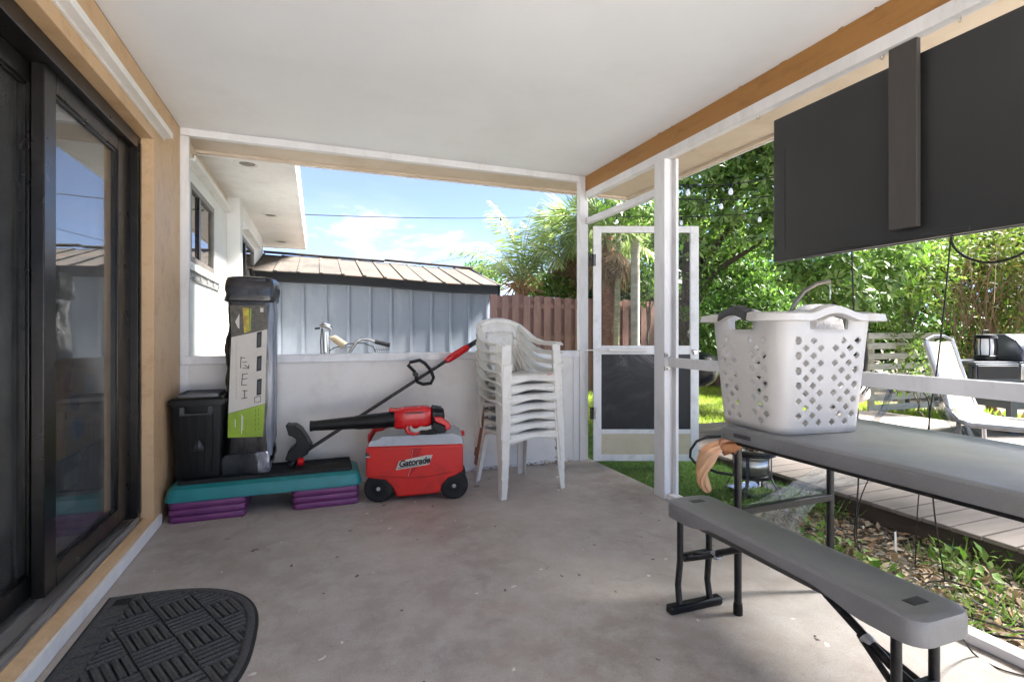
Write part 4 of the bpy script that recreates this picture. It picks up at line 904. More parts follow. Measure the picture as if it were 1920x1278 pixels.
for lab, pts, r in (
    ('black cable dropping from the television behind the laundry basket', [at_x(1597, 470, 2.25), at_x(1600, 560, 2.25), at_x(1606, 700, 2.26), at_x(1610, 885, 2.27), at_x(1603, 1010, 2.3), at_z(1622, 1040, -.11)], .0032),
    ('black cable dropping from the television to the weed strip', [at_x(1783, 440, 2.25), at_x(1772, 560, 2.26), at_x(1757, 690, 2.27), at_x(1742, 800, 2.28), at_x(1752, 960, 2.3), at_z(1772, 1090, -.11)], .0028),
    ('looped black power cord hanging at the right end of the television', [at_x(1783, 436, 2.25), at_x(1788, 462, 2.25), at_x(1812, 482, 2.25), at_x(1850, 492, 2.25), at_x(1890, 486, 2.25), at_x(1925, 468, 2.25), at_x(1950, 420, 2.25)], .0045),
    ('thin black wire looping below the table edge', [at_x(1690, 720, 2.27), at_x(1735, 740, 2.28), at_x(1741, 800, 2.3), at_x(1722, 935, 2.33), at_z(1716, 1060, -.11)], .0022),
    ('slack black wire between table and leaf litter', [at_x(1632, 890, 2.28), at_x(1612, 940, 2.28), at_x(1606, 1000, 2.3), at_z(1612, 1036, -.11)], .0025),
    ('black cord trailing across the bottom plate onto the slab', [at_z(1778, 1150, .38), at_z(1805, 1195, .12), at_z(1830, 1228, .004), at_z(1880, 1255, .004), at_z(1960, 1275, .004)], .0028)):
    o_ = Vector(pts[0]); c_ = thing('cable', lab, 'cable', o_, group='cables below the television')
    q = []
    for i in range(len(pts)-1):
        for k in range(6):
            a, b_, c2, d2 = pts[max(i-1, 0)], pts[i], pts[i+1], pts[min(i+2, len(pts)-1)]; tt = k/6
            q.append(.5*((2*b_)+(c2-a)*tt+(2*a-5*b_+4*c2-d2)*tt**2+(3*b_-a-3*c2+d2)*tt**3))
    q.append(pts[-1]); t = MB(); t.tube(q, r, 6); t.build('cord', RUBBER, c_, world=True)

# ---- stack of monobloc chairs
def chair_mesh():
    rt = thing('plastic_chair', 'white plastic armchair at the bottom of the stack', 'chair', (0, 0, 0), group='stacked white plastic chairs')
    hw_, fy, ry = .205, -.205, .19
    def seat(u, v):
        x = (u-.5)*2; y = fy + (ry-fy)*v; wv = hw_*(1-.13*v)
        z = .43 - .012*math.sin(math.pi*min(1, v*1.05)) - .014*(1-x*x)*(.4+.6*v) - (.03*(1-v/.14)**2 if v < .14 else 0) - .02*v
        return Vector((x*wv, y, z))
    t = MB(); t.grid(seat, 18, 18); n_ = len(t.v)
    t.grid(lambda u, v: Vector(((u-.5)*2*(hw_+.004), fy-.001-.012*v*0, .398-.046*v*(1-.55*math.sin(math.pi*u)**2))), 18, 2)
    t.build('seat', CHAIRW, rt, solid=.006)
    # back panel with slots at both sides
    def bk_(x, z): # depth of the back surface at x, z
        f = (z-.40)/.40; return .185 + .075*f - .16*x*x*(.6+.6*f)
    t = MB()
    t.grid(lambda u, v: Vector(((u-.5)*2*(.098+.022*v), bk_((u-.5)*2*(.098+.022*v), .405+.30*v), .405+.30*v)), 10, 10)
    def topline(x): return .80 - .62*abs(x)**2.4*4.2
    t.grid(lambda u, v: Vector(((u-.5)*2*.20, bk_((u-.5)*.40, 0.7), 0)) if False else (lambda x: Vector((x, bk_(x, .705+(topline(x)-.705)*v), max(.60, .705-.35*abs(x)**2*8*(1-v))+(topline(x)-max(.60, .705-.35*abs(x)**2*8*(1-v)))*v)))((u-.5)*2*.19), 22, 6)
    for s in (-1, 1):
        t.grid(lambda u, v: (lambda zz: Vector((s*(.205-.03*v-.022*u*0+.012*(1-v))*1.0 - s*.045*u*(1-.4*v), bk_(.19-.03*u, zz)-.03*(1-u)*(1-v), zz))).__call__(.41+.30*v), 3, 10)
        t.grid(lambda u, v: Vector((s*(.10+.09*u), bk_(.1+.09*u, .5)-.01, .60-.13*u-.018*v+.02*(1-u)**2)), 8, 2)
    t.build('backrest', CHAIRW, rt, solid=.006, smooth=60)
    # rolled rim over the back and down both arms
    rim = [Vector((x, bk_(x, topline(x))-.004, topline(x))) for x in [(-.185+.37*k/20) for k in range(21)]]
    arm = lambda s: [Vector((s*.205, .165, .70)), Vector((s*.222, .10, .655)), Vector((s*.236, .02, .634)), Vector((s*.240, -.10, .632)), Vector((s*.240, -.175, .628)), Vector((s*.238, -.203, .612))]
    path = list(reversed(arm(-1))) + rim + arm(1); t = MB()
    for p, q in zip(path[:-1], path[1:]): pass
    rings = []
    for i, p in enumerate(path):
        d = (path[min(i+1, len(path)-1)]-path[max(i-1, 0)]).normalized(); inarm = max(0, min(1, (abs(p.x)-.185)/.03)); up = Vector((0, -.35*(1-inarm), 1)).normalized()
        side = d.cross(up).normalized()*(1 if True else 1); up = side.cross(d).normalized(); wd = .017+.009*inarm
        # L section: top flange + outer lip turned down
        rings.append([p-side*wd+up*.0, p-side*wd+up*.006, p+side*wd+up*.006, p+side*(wd+.005)-up*.006, p+side*(wd+.006)-up*.022, p+side*(wd+.001)-up*.022, p+side*(wd-.003)-up*.002])
    t.loft(rings); t.build('armrest', CHAIRW, rt, smooth=55)
    # front legs, wide L from the arm down to the floor; rear legs from the seat
    for s in (-1, 1):
        t = MB(); rg = []
        for k in range(11):
            f = k/10; z = .622*(1-f); x = s*(.234+.024*f + (.004*math.sin(f*6.28))); y = -.20-.02*f; wx = .066-.030*f; wy = .095-.050*f + .06*max(0, 1-abs(f-.30)/.16)*0; th = .006
            rg.append([Vector((x+s*.004, y, z)), Vector((x-s*wx, y-.002, z)), Vector((x-s*wx, y+th, z)), Vector((x-s*th, y+th+.002, z)), Vector((x-s*th, y+wy, z)), Vector((x+s*.004, y+wy, z))])
        t.loft(rg)
        for zz in (.075, .145, .215, .285): t.box((min(s*.20, s*.248), -.213, zz), (max(s*.20, s*.248), -.18, zz+.005))
        t.build('leg', CHAIRW, rt, bevel=.002, seg=1)
        t = MB(); rg = []
        for k in range(9):
            f = k/8; z = .405*(1-f); x = s*(.172+.032*f); y = .175+.065*f; w1 = .052-.014*f; d1 = .046-.016*f; th = .006
            rg.append([Vector((x+s*.012, y+.012, z)), Vector((x-s*w1, y+.012, z)), Vector((x-s*w1, y+.006, z)), Vector((x+s*.004, y+.004, z)), Vector((x+s*.006, y-d1, z)), Vector((x+s*.012, y-d1, z))])
        t.loft(rg); l = t.build('rear_leg', CHAIRW, rt, bevel=.002, seg=1)
        # seat side skirt joining leg to seat
        t = MB(); t.grid(lambda u, v: Vector((s*(hw_-.027*u+.003), fy+.0+u*(ry-fy), .415-.02*u-.055*v*(1-.7*math.sin(math.pi*u)))), 10, 2); t.build('seat_skirt', CHAIRW, rt, solid=.005)
    return rt
ch0 = chair_mesh()
labs = ['white plastic armchair at the very bottom of the stack, feet on the floor', 'second white plastic armchair up from the bottom of the stack', 'stacked plastic armchair with brown stained legs just under the middle chair', 'plastic armchair with brown stained legs halfway up the stack', 'third white plastic armchair down from the top of the stack', 'white plastic armchair directly below the topmost chair of the stack', 'topmost white plastic armchair of the stack, its whole backrest showing']
for k in range(7):
    c_ = ch0 if k == 0 else copy_tree(ch0)
    c_.location = (1.335+random.uniform(-.003, .003), 3.415+random.uniform(-.004, .004), .0+.0655*k); c_.rotation_euler = (R(random.uniform(-.3, .3)), R(random.uniform(-.3, .3)), R(11.7+random.uniform(-.5, .5))); c_['label'] = labs[k]
    if k in (2, 3):
        for o_ in c_.children:
            if o_.name.startswith('rear_leg'):
                o_.data = o_.data.copy(); o_.data.materials[0] = CHAIRB; o_['label'] = 'brown stained rear leg'
    if k in (6, ):
        t = MB(); t.box((.12, -.2125, .408), (.155, -.2075, .414)); t.build('maker_badge', RED2, c_)

# ---- step platform on purple risers
st = thing('step_platform', 'long black topped exercise step with teal rim on purple risers', 'exercise step', (-.275, 3.605, .122))
def plat(hx, hy, z0, z1, ins, r, m, nz=1):
    b0 = rrect(hx, hy, r, 6); sc2 = lambda k: [Vector((p[0]*(hx-k)/hx, p[1]*(hy-k)/hy, 0)) for p in b0]
    rings = []
    for k, z in ((0, z0), (0, z0+.02), (ins*.3, z1-.02), (ins, z1-.004), (ins+.008, z1)): rings.append([v+Vector((0, 0, z)) for v in sc2(k)])
    m.loft(rings); return m
plat(.545, .19, 0, .088, .042, .05, MB()).build('platform', TEAL, st)
plat(.485, .145, .0885, .093, .004, .02, MB()).build('rubber_top', RUBBER, st)
for (cx_, lab, off) in ((-.602, ('bottom purple riser block at the left end of the step', 'middle purple riser block at the left end of the step', 'top purple riser block at the left end, touching the step'), 0), (.052, ('bottom purple riser block under the right of the step', 'middle purple riser block under the right of the step', 'top purple riser block under the right, touching the step'), .0)):
    for k in range(3):
        rt = thing('step_riser', lab[k], 'riser', (cx_, 3.612+random.uniform(-.004, .004), .0405*k), R(random.uniform(-.6, .6)), 'purple risers under the exercise step')
        m = MB(); b0 = rrect(.2, .19, .04, 6)
        m.loft([[Vector((p[0]*(1-i_), p[1]*(1-i_), z)) for p in b0] for i_, z in ((.03, .0003), (.0, .008), (.0, .026), (.012, .036), (.05, .0402))]); m.build('block', PURPLE, rt)

# ---- black lidded bin
bn = thing('storage_bin', 'black plastic lidded bin standing on the step in the corner', 'bin', (-.672, 3.69, .2155))
m = MB(); hx0, hy0, hx1, hy1 = .118, .14, .14, .165
m.loft([[Vector((p[0], p[1], z)) for p in rrect(a, c, .02, 3)] for a, c, z in ((hx0, hy0, 0), (hx1, hy1, .445), (hx1+.006, hy1+.006, .446), (hx1+.006, hy1+.006, .458))]); m.build('bin_body', BLACKP, bn)
for k in range(5):
    xx = -.085+.0425*k; m = MB(); m.bar((xx*.85, -hy0-.001, .03), (xx, -hy1+.002, .40), .008, .008); m.build('rib', BLACKP, bn, bevel=.002)
m = MB(); plat(hx1+.012, hy1+.012, .4585, .49, .012, .025, m); lid = m.build('lid', BLACKP, bn)
m = MB(); plat(hx1-.03, hy1-.03, .4902, .496, .004, .02, m); m.build('lid_panel', M('lid_label', S(96,96,98), S(80,80,82), .4), lid)
m = MB(); m.box((-.085, -hy1-.028, .40), (-.06, -hy1-.004, .44)); m.box((.06, -hy1-.028, .40), (.085, -hy1-.004, .44)); m.box((-.085, -hy1-.034, .392), (.085, -hy1-.026, .402)); m.build('handle', DKGREY, bn, bevel=.003)
m = MB(); m.add([(-.03, -.1518, .17), (.045, -.1518, .165), (.012, -.1545, .235), (-.004, -.1545, .235)], [(0, 1, 2, 3)]); m.build('sticker', DKGREY, bn, solid=.001)
for zz in (.09, .14): m = MB(); m.box((-.134, -.06, zz), (-.1235, .07, zz+.03)); m.build('paper_label', CARD, bn)

# ---- tall wrapped canopy bag
bg_ = thing('canopy_bag', 'tall narrow canopy tent in black wrap with white and lime printed panel', 'bag', (-.405, 3.70, .2162))
def bagring(z, w_, d_, cx_=0, cy_=0, amp=.004, sh=.03):
    b0 = [(p[0]*w_/.13, p[1]*d_/.115) for p in densify(rrect(.13, .115, .03, 4), .03)]; o = []
    for p in b0:
        fr = 1 if p[1] > -d_*.8 else .25
        nn = noise.noise(Vector((p[0]*18, p[1]*18, z*9)))*amp*fr + noise.noise(Vector((p[0]*40, p[1]*40, z*22+3)))*amp*.5*fr
        o.append(Vector((p[0]*(1+nn/max(.02, w_)*1.0)+cx_, p[1]+cy_+nn*fr, z)))
    return o
m = MB(); Hh = 1.215; N_ = 46
m.loft([bagring(Hh*k/N_, .128+.006*math.sin(k*.5)-(.012 if k < 3 else 0)-(.02 if k > N_-2 else 0), .115, cx_=.012*k/N_+.005*math.sin(k*.37), cy_=0, amp=.024) for k in range(N_+1)]); m.build('wrap', BAGB, bg_)
m = MB(); m.loft([bagring(z, w_, d_, cx_=.012, amp=.032) for z, w_, d_ in ((1.07, .136, .123), (1.085, .145, .13), (1.12, .138, .122), (1.15, .143, .127), (1.20, .134, .12), (1.228, .118, .10), (1.238, .07, .06))]); m.build('top_hood', M('hood_film', S(34,34,36), S(54,54,57), .2, scale=7, bmp=1, bscale=14), bg_)
m = MB(); m.loft([bagring(z, w_, .118, cx_=.082, cy_=.004, amp=.012, sh=.028) for z, w_ in ((.10, .055), (.2, .062), (.5, .066), (.8, .068), (1.0, .07), (1.08, .066))]); m.build('clear_film', WRAP, bg_)
m = MB(); m.loft([bagring(z, w_, .125, cx_=-.03, cy_=-.01, amp=.02, sh=.05) for z, w_ in ((.001, .12), (.05, .135), (.10, .128), (.125, .10))]); m.build('crumpled_foot', M('grey_film', S(58,60,64), S(34,36,39), .18, scale=9, bmp=.9, bscale=10), bg_)
m = MB(); m.loft([bagring(z, w_, .05, cx_=.085, cy_=-.085, amp=.025, sh=.02) for z, w_ in ((.002, .035), (.05, .045), (.11, .04), (.13, .03))]); m.build('silver_film', M('silver_film', S(190,192,198), S(120,124,134), .15, scale=14, bmp=1, bscale=20, metal=.5), bg_)
FY = 3.5795
def decal(name, px, mat_, dy=.0, parent=bg_, th=.002):
    p = [at_y(x, y, FY) for x, y in px]; mm = MB(); n_ = len(p)
    mm.add([v+Vector((0, -dy-th, 0)) for v in p]+[v+Vector((0, -dy, 0)) for v in p], [tuple(range(n_)), tuple(range(2*n_-1, n_-1, -1))]+[(k, n_+k, n_+(k+1) % n_, (k+1) % n_) for k in range(n_)])
    return mm.build(name, mat_, parent, world=True, smooth=0)
prn = decal('print_panel', [(434, 632), (501, 617), (497, 756), (428, 775)], CARD)
lim = decal('lime_panel', [(428, 775.6), (497, 756.6), (493, 818), (427, 820)], LIME)
drk = decal('photo_panel', [(431, 572), (500, 572), (501, 616.2), (434, 631.2)], M('photo_print', S(52,50,46), S(88,78,60), .35, scale=40))
decal('photo_patch', [(455, 577), (467, 577), (467, 622), (458, 624)], YELLOWP, .0022, drk); decal('photo_patch', [(441, 603), (449, 588), (449, 616), (446, 614)], CARD, .0022, drk); decal('photo_patch', [(468.5, 578), (471.5, 578), (470, 620), (467.5, 620.5)], LIME, .0023, drk); decal('photo_patch', [(488, 577), (494, 577), (494, 585), (488, 585)], CARD, .0022, drk)
for (y0, y1) in ((623, 652), (668, 696), (711, 741)):
    decal('spec_block', [(482, y0), (491, y0-2), (490, y1-2), (481, y1)], INK, .0022, prn); decal('spec_fill', [(484, y0+4), (489, y0+3), (488.5, y1-5), (483.5, y1-4)], DKGREY, .0044, prn, .001)
def strokes(name, lines, mat_, parent, r=.0022, dy=.003):
    mm = MB()
    for ln in lines: mm.tube([at_y(x, y, FY)+Vector((0, -dy, 0)) for x, y in ln], r, 5, flat=1)
    return mm.build(name, mat_, parent, world=True)
# hand lettering running down the white panel (read sideways) and small print
strokes('handwriting', [[(452,668),(451,690)], [(452,670),(460,671)], [(455,679),(463,678)], [(455,690),(467,690)], [(458,684),(467,689)], [(467,683),(466,691)], [(455,700),(453,722)], [(454,702),(465,700)], [(454,711),(464,709)], [(453,722),(463,721)], [(455,732),(464,732)], [(459,732),(458,746)], [(453,747),(464,745)]], INK, prn)
strokes('small_print', [[(443,640+i*5),(443,642+i*5)] for i in range(22)], DKGREY, prn, .0012)
decal('icon_box', [(477,744),(489,741),(489,753),(477,755)], DKGREY, .0022, prn); decal('icon_fill', [(478.2,745),(488,742.5),(488,752),(478.2,754)], CARD, .0044, prn, .001)
strokes('small_print', [[(441, 786), (441, 800)], [(453.5, 777), (453, 812)], [(455.5, 780), (455, 806)]], M('white_ink', S(235,236,228)), lim, .0019); strokes('small_print', [[(439,790),(443,788)], [(439,797),(444,796)]]+[[(461,788+i*4),(461,790+i*4)] for i in range(7)]+[[(479,766+i*9),(479,771+i*9)] for i in range(5)]+[[(485,765+i*9),(485,770+i*9)] for i in range(5)], M('dark_green_ink', S(92,110,20)), lim, .0014)
# ---- wheeled cooler
ck = thing('cooler', 'red wheeled drinks cooler with grey lid and bold logo', 'cooler', (.632, 3.505, 0), R(-12.5))
prof = [(-.312, .165), (-.312, .36), (.312, .36), (.312, .185), (.27, .155), (.215, .138), (.178, .10), (.16, .045), (-.118, .028), (-.148, .10), (-.19, .142), (-.26, .152)]
m = MB(); m.prism(prof, 'Y', -.172, .172); m.build('cooler_body', RED, ck, bevel=.014, seg=3)
m = MB(); m.prism([(-.30, .3602), (-.285, .395), (-.24, .402), (-.21, .422), (.24, .432), (.30, .408), (.318, .362), (.318, .3602)], 'Y', -.158, .165); l = m.build('lid', LIDG, ck, bevel=.006)
m = MB(); m.box((-.316, -.05, .3605), (-.302, .172, .418)); m.box((-.302, .1655, .362), (.27, .178, .425)); m.box((.27, .10, .36), (.335, .16, .39)); m.build('lid_surround', RED, ck, bevel=.005)
m = MB(); m.box((-.3145, -.178, .295), (-.285, -.1722, .302)); m.build('latch', LIDG, ck); m = MB(); m.box((-.3135, -.175, .302), (-.29, -.1722, .322)); m.build('latch_recess', DKGREY, ck)
m = MB(); m.bar((-.26, -.1735, .176), (-.05, -.1735, .155), .004, .004); m.bar((-.05, -.1735, .155), (.06, -.1735, .155), .004, .004); m.bar((.06, -.1735, .155), (.24, -.1735, .182), .004, .004); m.build('moulded_line', M('dark_red_line', S(150,24,20)), ck)
for xx in (-.232, .252):
    for yy in (-.135, .135):
        m = MB(); m.lathe([(.05, -.034), (.082, -.034), (.092, -.024), (.092, .024), (.082, .034), (.05, .034)], (xx, yy, .0925), 28, 'Y'); wl = m.build('wheel', RUBBER, ck)
        m = MB(); m.lathe([(.001, -.044), (.016, -.043), (.02, -.036), (.048, -.035), (.049, .03)], (xx, yy, .0925), 20, 'Y', cap=False); m.build('hub', BLACKP, wl)
        m = MB(); m.lathe([(.012, -.048), (.012, -.0442)], (xx, yy, .0925), 14, 'Y'); m.build('axle_cap', LIDG, wl)
# logo: slanted plate, lightning bolt behind it, lettering
zc = .255; m = MB(); sh_ = lambda x, z: (x + (z-zc)*.25, z + x*.12)
m.prism([sh_(-.115, zc-.034), sh_(.098, zc-.03), sh_(.105, zc+.03), sh_(.06, zc+.034), sh_(-.108, zc+.022)], 'Y', -.1755, -.1722); lg = m.build('logo_plate', M('logo_silver', S(196,192,184), S(180,176,168)), ck)
m = MB(); m.prism([(-.02, .345), (.045, .345), (.02, .285), (-.03, .285)], 'Y', -.1748, -.1722); m.prism([(-.022, .222), (.02, .222), (-.042, .165)], 'Y', -.1748, -.1722); m.build('bolt', M('bolt_red', S(176,20,18)), ck)
for pa, pb_ in (((-.026, -.1738, .222), (-.046, -.1738, .162)), ((-.024, -.1738, .285), (-.014, -.1738, .34))): m = MB(); m.bar(pa, pb_, .003, .002); m.build('bolt_outline', LIDG, ck)
m = MB(); m.prism([sh_(-.105, zc-.026), sh_(.09, zc-.0225), sh_(.0935, zc-.019), sh_(-.104, zc-.022)], 'Y', -.1762, -.1756); m.build('plate_dark_line', DKGREY, ck)  # dark grey line along the lower edge of the plate
fc = bpy.data.curves.new('logo_text', 'FONT'); fc.body = 'Gatorade'; fc.size = .056; fc.extrude = .0012; fc.shear = .25; fc.offset = .0016; fc.align_x = 'CENTER'; fc.align_y = 'CENTER'; fc.space_character = .93
fo = bpy.data.objects.new('logo_lettering', fc); COL.objects.link(fo); fo.parent = ck; fo.location = (-.006, -.1768, zc+.0); fo.rotation_euler = (R(90), R(-6.9), 0); fc.materials.append(INK)

def text_mesh(fo):
    global bpy
    nm, mt, pr, lc, ro = fo.name, fo.data.materials[0], fo.parent, fo.location.copy(), fo.rotation_euler.copy()
    dg = bpy.context.evaluated_depsgraph_get(); me = bpy.data.meshes.new_from_object(fo.evaluated_get(dg)); bpy.data.objects.remove(fo)
    o = bpy.data.objects.new(nm, me); COL.objects.link(o); o.parent = pr; o.location = lc; o.rotation_euler = ro
    if not me.materials: me.materials.append(mt)
    return o
text_mesh(fo)
# ---- leaf blower lying on the cooler
bl = thing('leaf_blower', 'red and black leaf blower with a long tube lying on the cooler', 'leaf blower', (.60, 3.40, .433), R(-6))
A0, A1, A2 = Vector((-.64, -.02, .078)), Vector((-.36, -.02, .088)), Vector((-.10, -.02, .10))
m = MB(); m.tube([A0, A0.lerp(A1, .06), A1], [.032, .031, .042], 20); tb_ = m.build('nozzle', BLACKP, bl); m = MB(); m.tube([A0+Vector((-.004, 0, 0)), A0+Vector((.012, 0, 0))], [.0335, .0335], 20); m.build('nozzle_ring', RUBBER, tb_)
m = MB(); m.tube([A1+Vector((-.012, 0, 0)), A1+Vector((.01, 0, 0)), A2], [.0435, .046, .054], 20); tbe = m.build('tube', BLACKP, bl)
fc = bpy.data.curves.new('tube_text', 'FONT'); fc.body = 'oun'; fc.size = .055; fc.extrude = .001; fc.offset = .001; fc.align_x = 'CENTER'
fo = bpy.data.objects.new('tube_lettering', fc); COL.objects.link(fo); fo.parent = tbe; fo.location = (-.22, -.058, .1185); fo.rotation_euler = (R(48), 0, 0); fo.rotation_euler = (R(50), R(-2), 0); fc.materials.append(INK); text_mesh(fo)
m = MB(); m.loft([[Vector((x, -.02+p[0], .102+p[1]+dz)) for p in rrect(a, c, min(a, c)*.55, 4)] for x, a, c, dz in ((-.13, .05, .056, 0), (-.115, .06, .064, 0), (-.06, .064, .07, .004), (.06, .066, .07, .008), (.095, .060, .064, .01), (.105, .05, .054, .01))]); hs = m.build('housing', RED2, bl)
m = MB(); m.box((-.06, -.0885, .142), (.05, -.0835, .150)); m.build('vent_slot', INK, hs); m = MB(); m.box((-.165, -.05, .15), (-.10, .01, .17)); m.build('collar', RED2, hs, bevel=.006)
m = MB(); m.lathe([(.05, .106), (.064, .112), (.066, .135), (.060, .165), (.044, .19), (.012, .198)], (0, -.02, .112), 22, 'X'); mo = m.build('fan_cover', BLACKP, bl)
for k in range(9):
    a = k*math.pi*2/9; m = MB(); m.bar((.115, -.02+.067*math.cos(a), .112+.067*math.sin(a)), (.178, -.02+.056*math.cos(a), .112+.056*math.sin(a)), .005, .007); m.build('cover_rib', DKGREY, mo)
hp = [Vector((x, -.07, z)) for x, z in ((-.045, .06), (-.055, .045), (-.04, .02), (-.005, .012), (.03, .022))]
m = MB(); m.tube(hp, [.022, .024, .024, .022, .018], 10, flat=.8); m.build('handle_guard', RED2, bl)
m = MB(); m.tube([Vector((x, -.088, z)) for x, z in ((-.035, .058), (-.02, .035), (.01, .028), (.035, .045), (.07, .04), (.13, .056))], [.010, .014, .015, .014, .012, .014], 10); m.build('grip', M('grey_grip', S(176,172,168), S(150,146,142), .5), bl)
m = MB(); m.tube([Vector((x, -.078, z)) for x, z in ((.03, .02), (.08, .018), (.14, .022))], [.016, .02, .024], 10); m.build('lower_grip', RUBBER, bl)
m = MB(); m.prism([(.115, .085), (.18, .062), (.205, .035), (.195, .012), (.15, .004), (.10, .05)], 'Y', -.11, -.045); m.build('battery_dock', BLACKP, bl, bevel=.006)
m = MB(); m.prism([(.118, .118), (.17, .112), (.222, .07), (.226, .034), (.196, .026), (.186, .06), (.125, .088)], 'Y', -.118, -.048); m.build('battery', RED2, bl, bevel=.005)

# ---- string trimmer leaning from the step to the chairs
T0, T1 = at_y(563, 852, 3.68), at_y(893, 640, 3.86)
tr = thing('string_trimmer', 'red and black string trimmer leaning up across the low wall', 'trimmer', T0)
dr_ = (T1-T0).normalized(); L_ = (T1-T0).length; P_ = lambda f: T0 + dr_*L_*f
m = MB(); m.tube([P_(.0), P_(.5)], .0125, 12); m.tube([P_(.5), P_(.84)], .0125, 12); m.build('shaft', BLACKM, tr, world=True)
m = MB(); m.tube([P_(.80), P_(.82), P_(.86), P_(.93), P_(.945)], [.018, .026, .029, .027, .022], 14); m.build('motor_housing', RED2, tr, world=True)
m = MB(); m.tube([P_(.945), P_(.95), P_(1.03), P_(1.10)], [.02, .02, .018, .02], 12); m.build('grip', DKGREY, tr, world=True)
E_ = P_(1.10); m = MB(); m.tube([E_, E_+Vector((.02, 0, .03)), E_+Vector((.035, 0, .06)), E_+Vector((.06, 0, .055))], [.024, .028, .028, .02], 10); m.build('battery', RED2, tr, world=True)
lp = [at_y(x, y, 3.775) for x, y in ((778, 697), (765, 684), (769, 679), (787, 675), (797, 681), (808, 694), (813, 708), (808, 718), (793, 720), (783, 716), (780, 706))]
m = MB(); m.tube(lp, .0125, 10, closed=True); m.build('loop_handle', BLACKP, tr, world=True); q = lp[0].lerp(lp[10], .5); m = MB(); m.tube([q+Vector((0, -.02, 0)), q+Vector((0, .03, 0))], .018, 12); m.build('handle_clamp', BLACKP, tr, world=True)
h0 = at_y(553, 858, 3.66)
m = MB(); m.tube([T0+dr_*.02, T0-dr_*.03, h0+Vector((0, 0, -.005)), h0+Vector((-.03, -.01, -.05))], [.016, .024, .032, .03], 14); m.build('head', BLACKP, tr, world=True)
m = MB(); m.lathe([(.004, -.0035), (.026, -.0035), (.03, .02), (.02, .035)], h0+Vector((.022, -.03, -.02)), 14, 'X'); m.build('spool_ring', RED2, tr, world=True)
gp = [(535, 797), (548, 796), (560, 801), (570, 812), (580, 835), (570, 846), (556, 852), (545, 838), (552, 825), (542, 818)]
def guard(u, v):
    a = math.pi*(.95*u); r_ = .085; return h0 + Vector((-.035-.075*math.cos(a*.9)*(.4+.6*v)*1.0+.02, -.02+(v-.5)*.13, .005+.10*math.sin(a)*.8-.02*v))
gv = [at_y(x, y, 3.62) for x, y in ((535, 797), (541, 799), (552, 798), (564, 806), (577, 826), (584, 838), (576, 852), (560, 862), (545, 866), (534, 862), (540, 846), (554, 834), (555, 823), (546, 818), (541, 817))]
m = MB(); n_ = len(gv); m.add(gv+[v+Vector((.01, .14, .0)) for v in gv], [tuple(range(n_-1, -1, -1)), tuple(range(n_, 2*n_))]+[(k, (k+1) % n_, n_+(k+1) % n_, n_+k) for k in range(n_)]); m.build('guard', BLACKP, tr, world=True, bevel=.006)

# ---- bicycle behind the wall
bi = thing('bicycle', 'old bicycle parked outside, handlebar and wire basket over the wall', 'bicycle', (.35, 4.55, -.12))
b2 = lambda x, y, Y=4.55: at_y(x, y, Y)
m = MB(); m.tube([b2(615, 670), b2(614, 622)], .016, 10); m.build('seat_post', CHROME, bi, world=True)
m = MB(); m.tube([b2(600, 612), b2(606, 608), b2(617, 612), b2(622, 620)], [.012, .022, .026, .012], 10); m.build('stem_clamp', CHROME, bi, world=True); m = MB(); m.tube([b2(590, 616), b2(600, 615)], .008, 8); m.build('bell_lever', BLACKP, bi, world=True)
m = MB(); m.tube([b2(653, 664), b2(668, 641), b2(678, 635), b2(690, 635), b2(703, 640)], .013, 10); m.build('handlebar', CHROME, bi, world=True); m = MB(); m.tube([b2(703, 640), b2(731, 647)], .02, 10); m.build('handle_grip', DKGREY, bi, world=True)
m = MB(); m.tube([b2(619, 633, 4.56), b2(626, 634, 4.56), b2(645, 647, 4.56), b2(638, 651, 4.56)], [.012, .03, .035, .02], 10); m.build('saddle', M('tan_saddle', S(206,188,160), S(190,170,140), .5), bi, world=True)
for (x0, pts) in ((0, [(603, 616), (601, 640), (602, 664)]), (0, [(605, 616), (606, 640), (608, 664)]), (0, [(608, 664), (626, 652), (655, 644), (682, 643), (700, 650), (704, 660)])):
    m = MB(); m.tube([b2(x, y) for x, y in pts], .004, 6); m.build('brake_cable', RUBBER, bi, world=True)
m = MB(); R_ = .33; cxw, czw = .55, .22
m.tube([Vector((cxw+R_*math.cos(k*math.pi/16), 4.58, czw+R_*math.sin(k*math.pi/16))) for k in range(32)], .02, 8, closed=True); m.build('wheel', RUBBER, bi, world=True); m = MB(); m.tube([Vector((-.42+R_*math.cos(k*math.pi/16), 4.58, czw+R_*math.sin(k*math.pi/16))) for k in range(32)], .02, 8, closed=True); m.build('wheel', RUBBER, bi, world=True)
m = MB(); m.tube([Vector((-.42, 4.58, czw)), Vector((-.02, 4.56, .2)), Vector((.40, 4.56, .8))], .016, 8); m.tube([Vector((.55, 4.58, czw)), Vector((.41, 4.56, .92))], .016, 8); m.tube([Vector((-.02, 4.56, .2)), b2(615, 668)], .016, 8); m.build('frame', M('blue_grey_frame', S(140,146,150), S(120,126,130), .3), bi, world=True)
m = MB()
for k in range(9):
    f = k/8
    m.tube([b2(626+12*f*2, 664, 4.5), b2(634+11*f*2, 651, 4.5), b2(640+11*f*2, 649, 4.6)], .0022, 4); m.tube([b2(700+28*f, 664, 4.62), b2(703+26*f, 648, 4.62)], .0022, 4)
m.tube([b2(625, 655, 4.5), b2(650, 649, 4.5)], .003, 4); m.tube([b2(700, 655, 4.62), b2(730, 655, 4.62)], .003, 4); m.build('wire_basket', CHROME, bi, world=True)

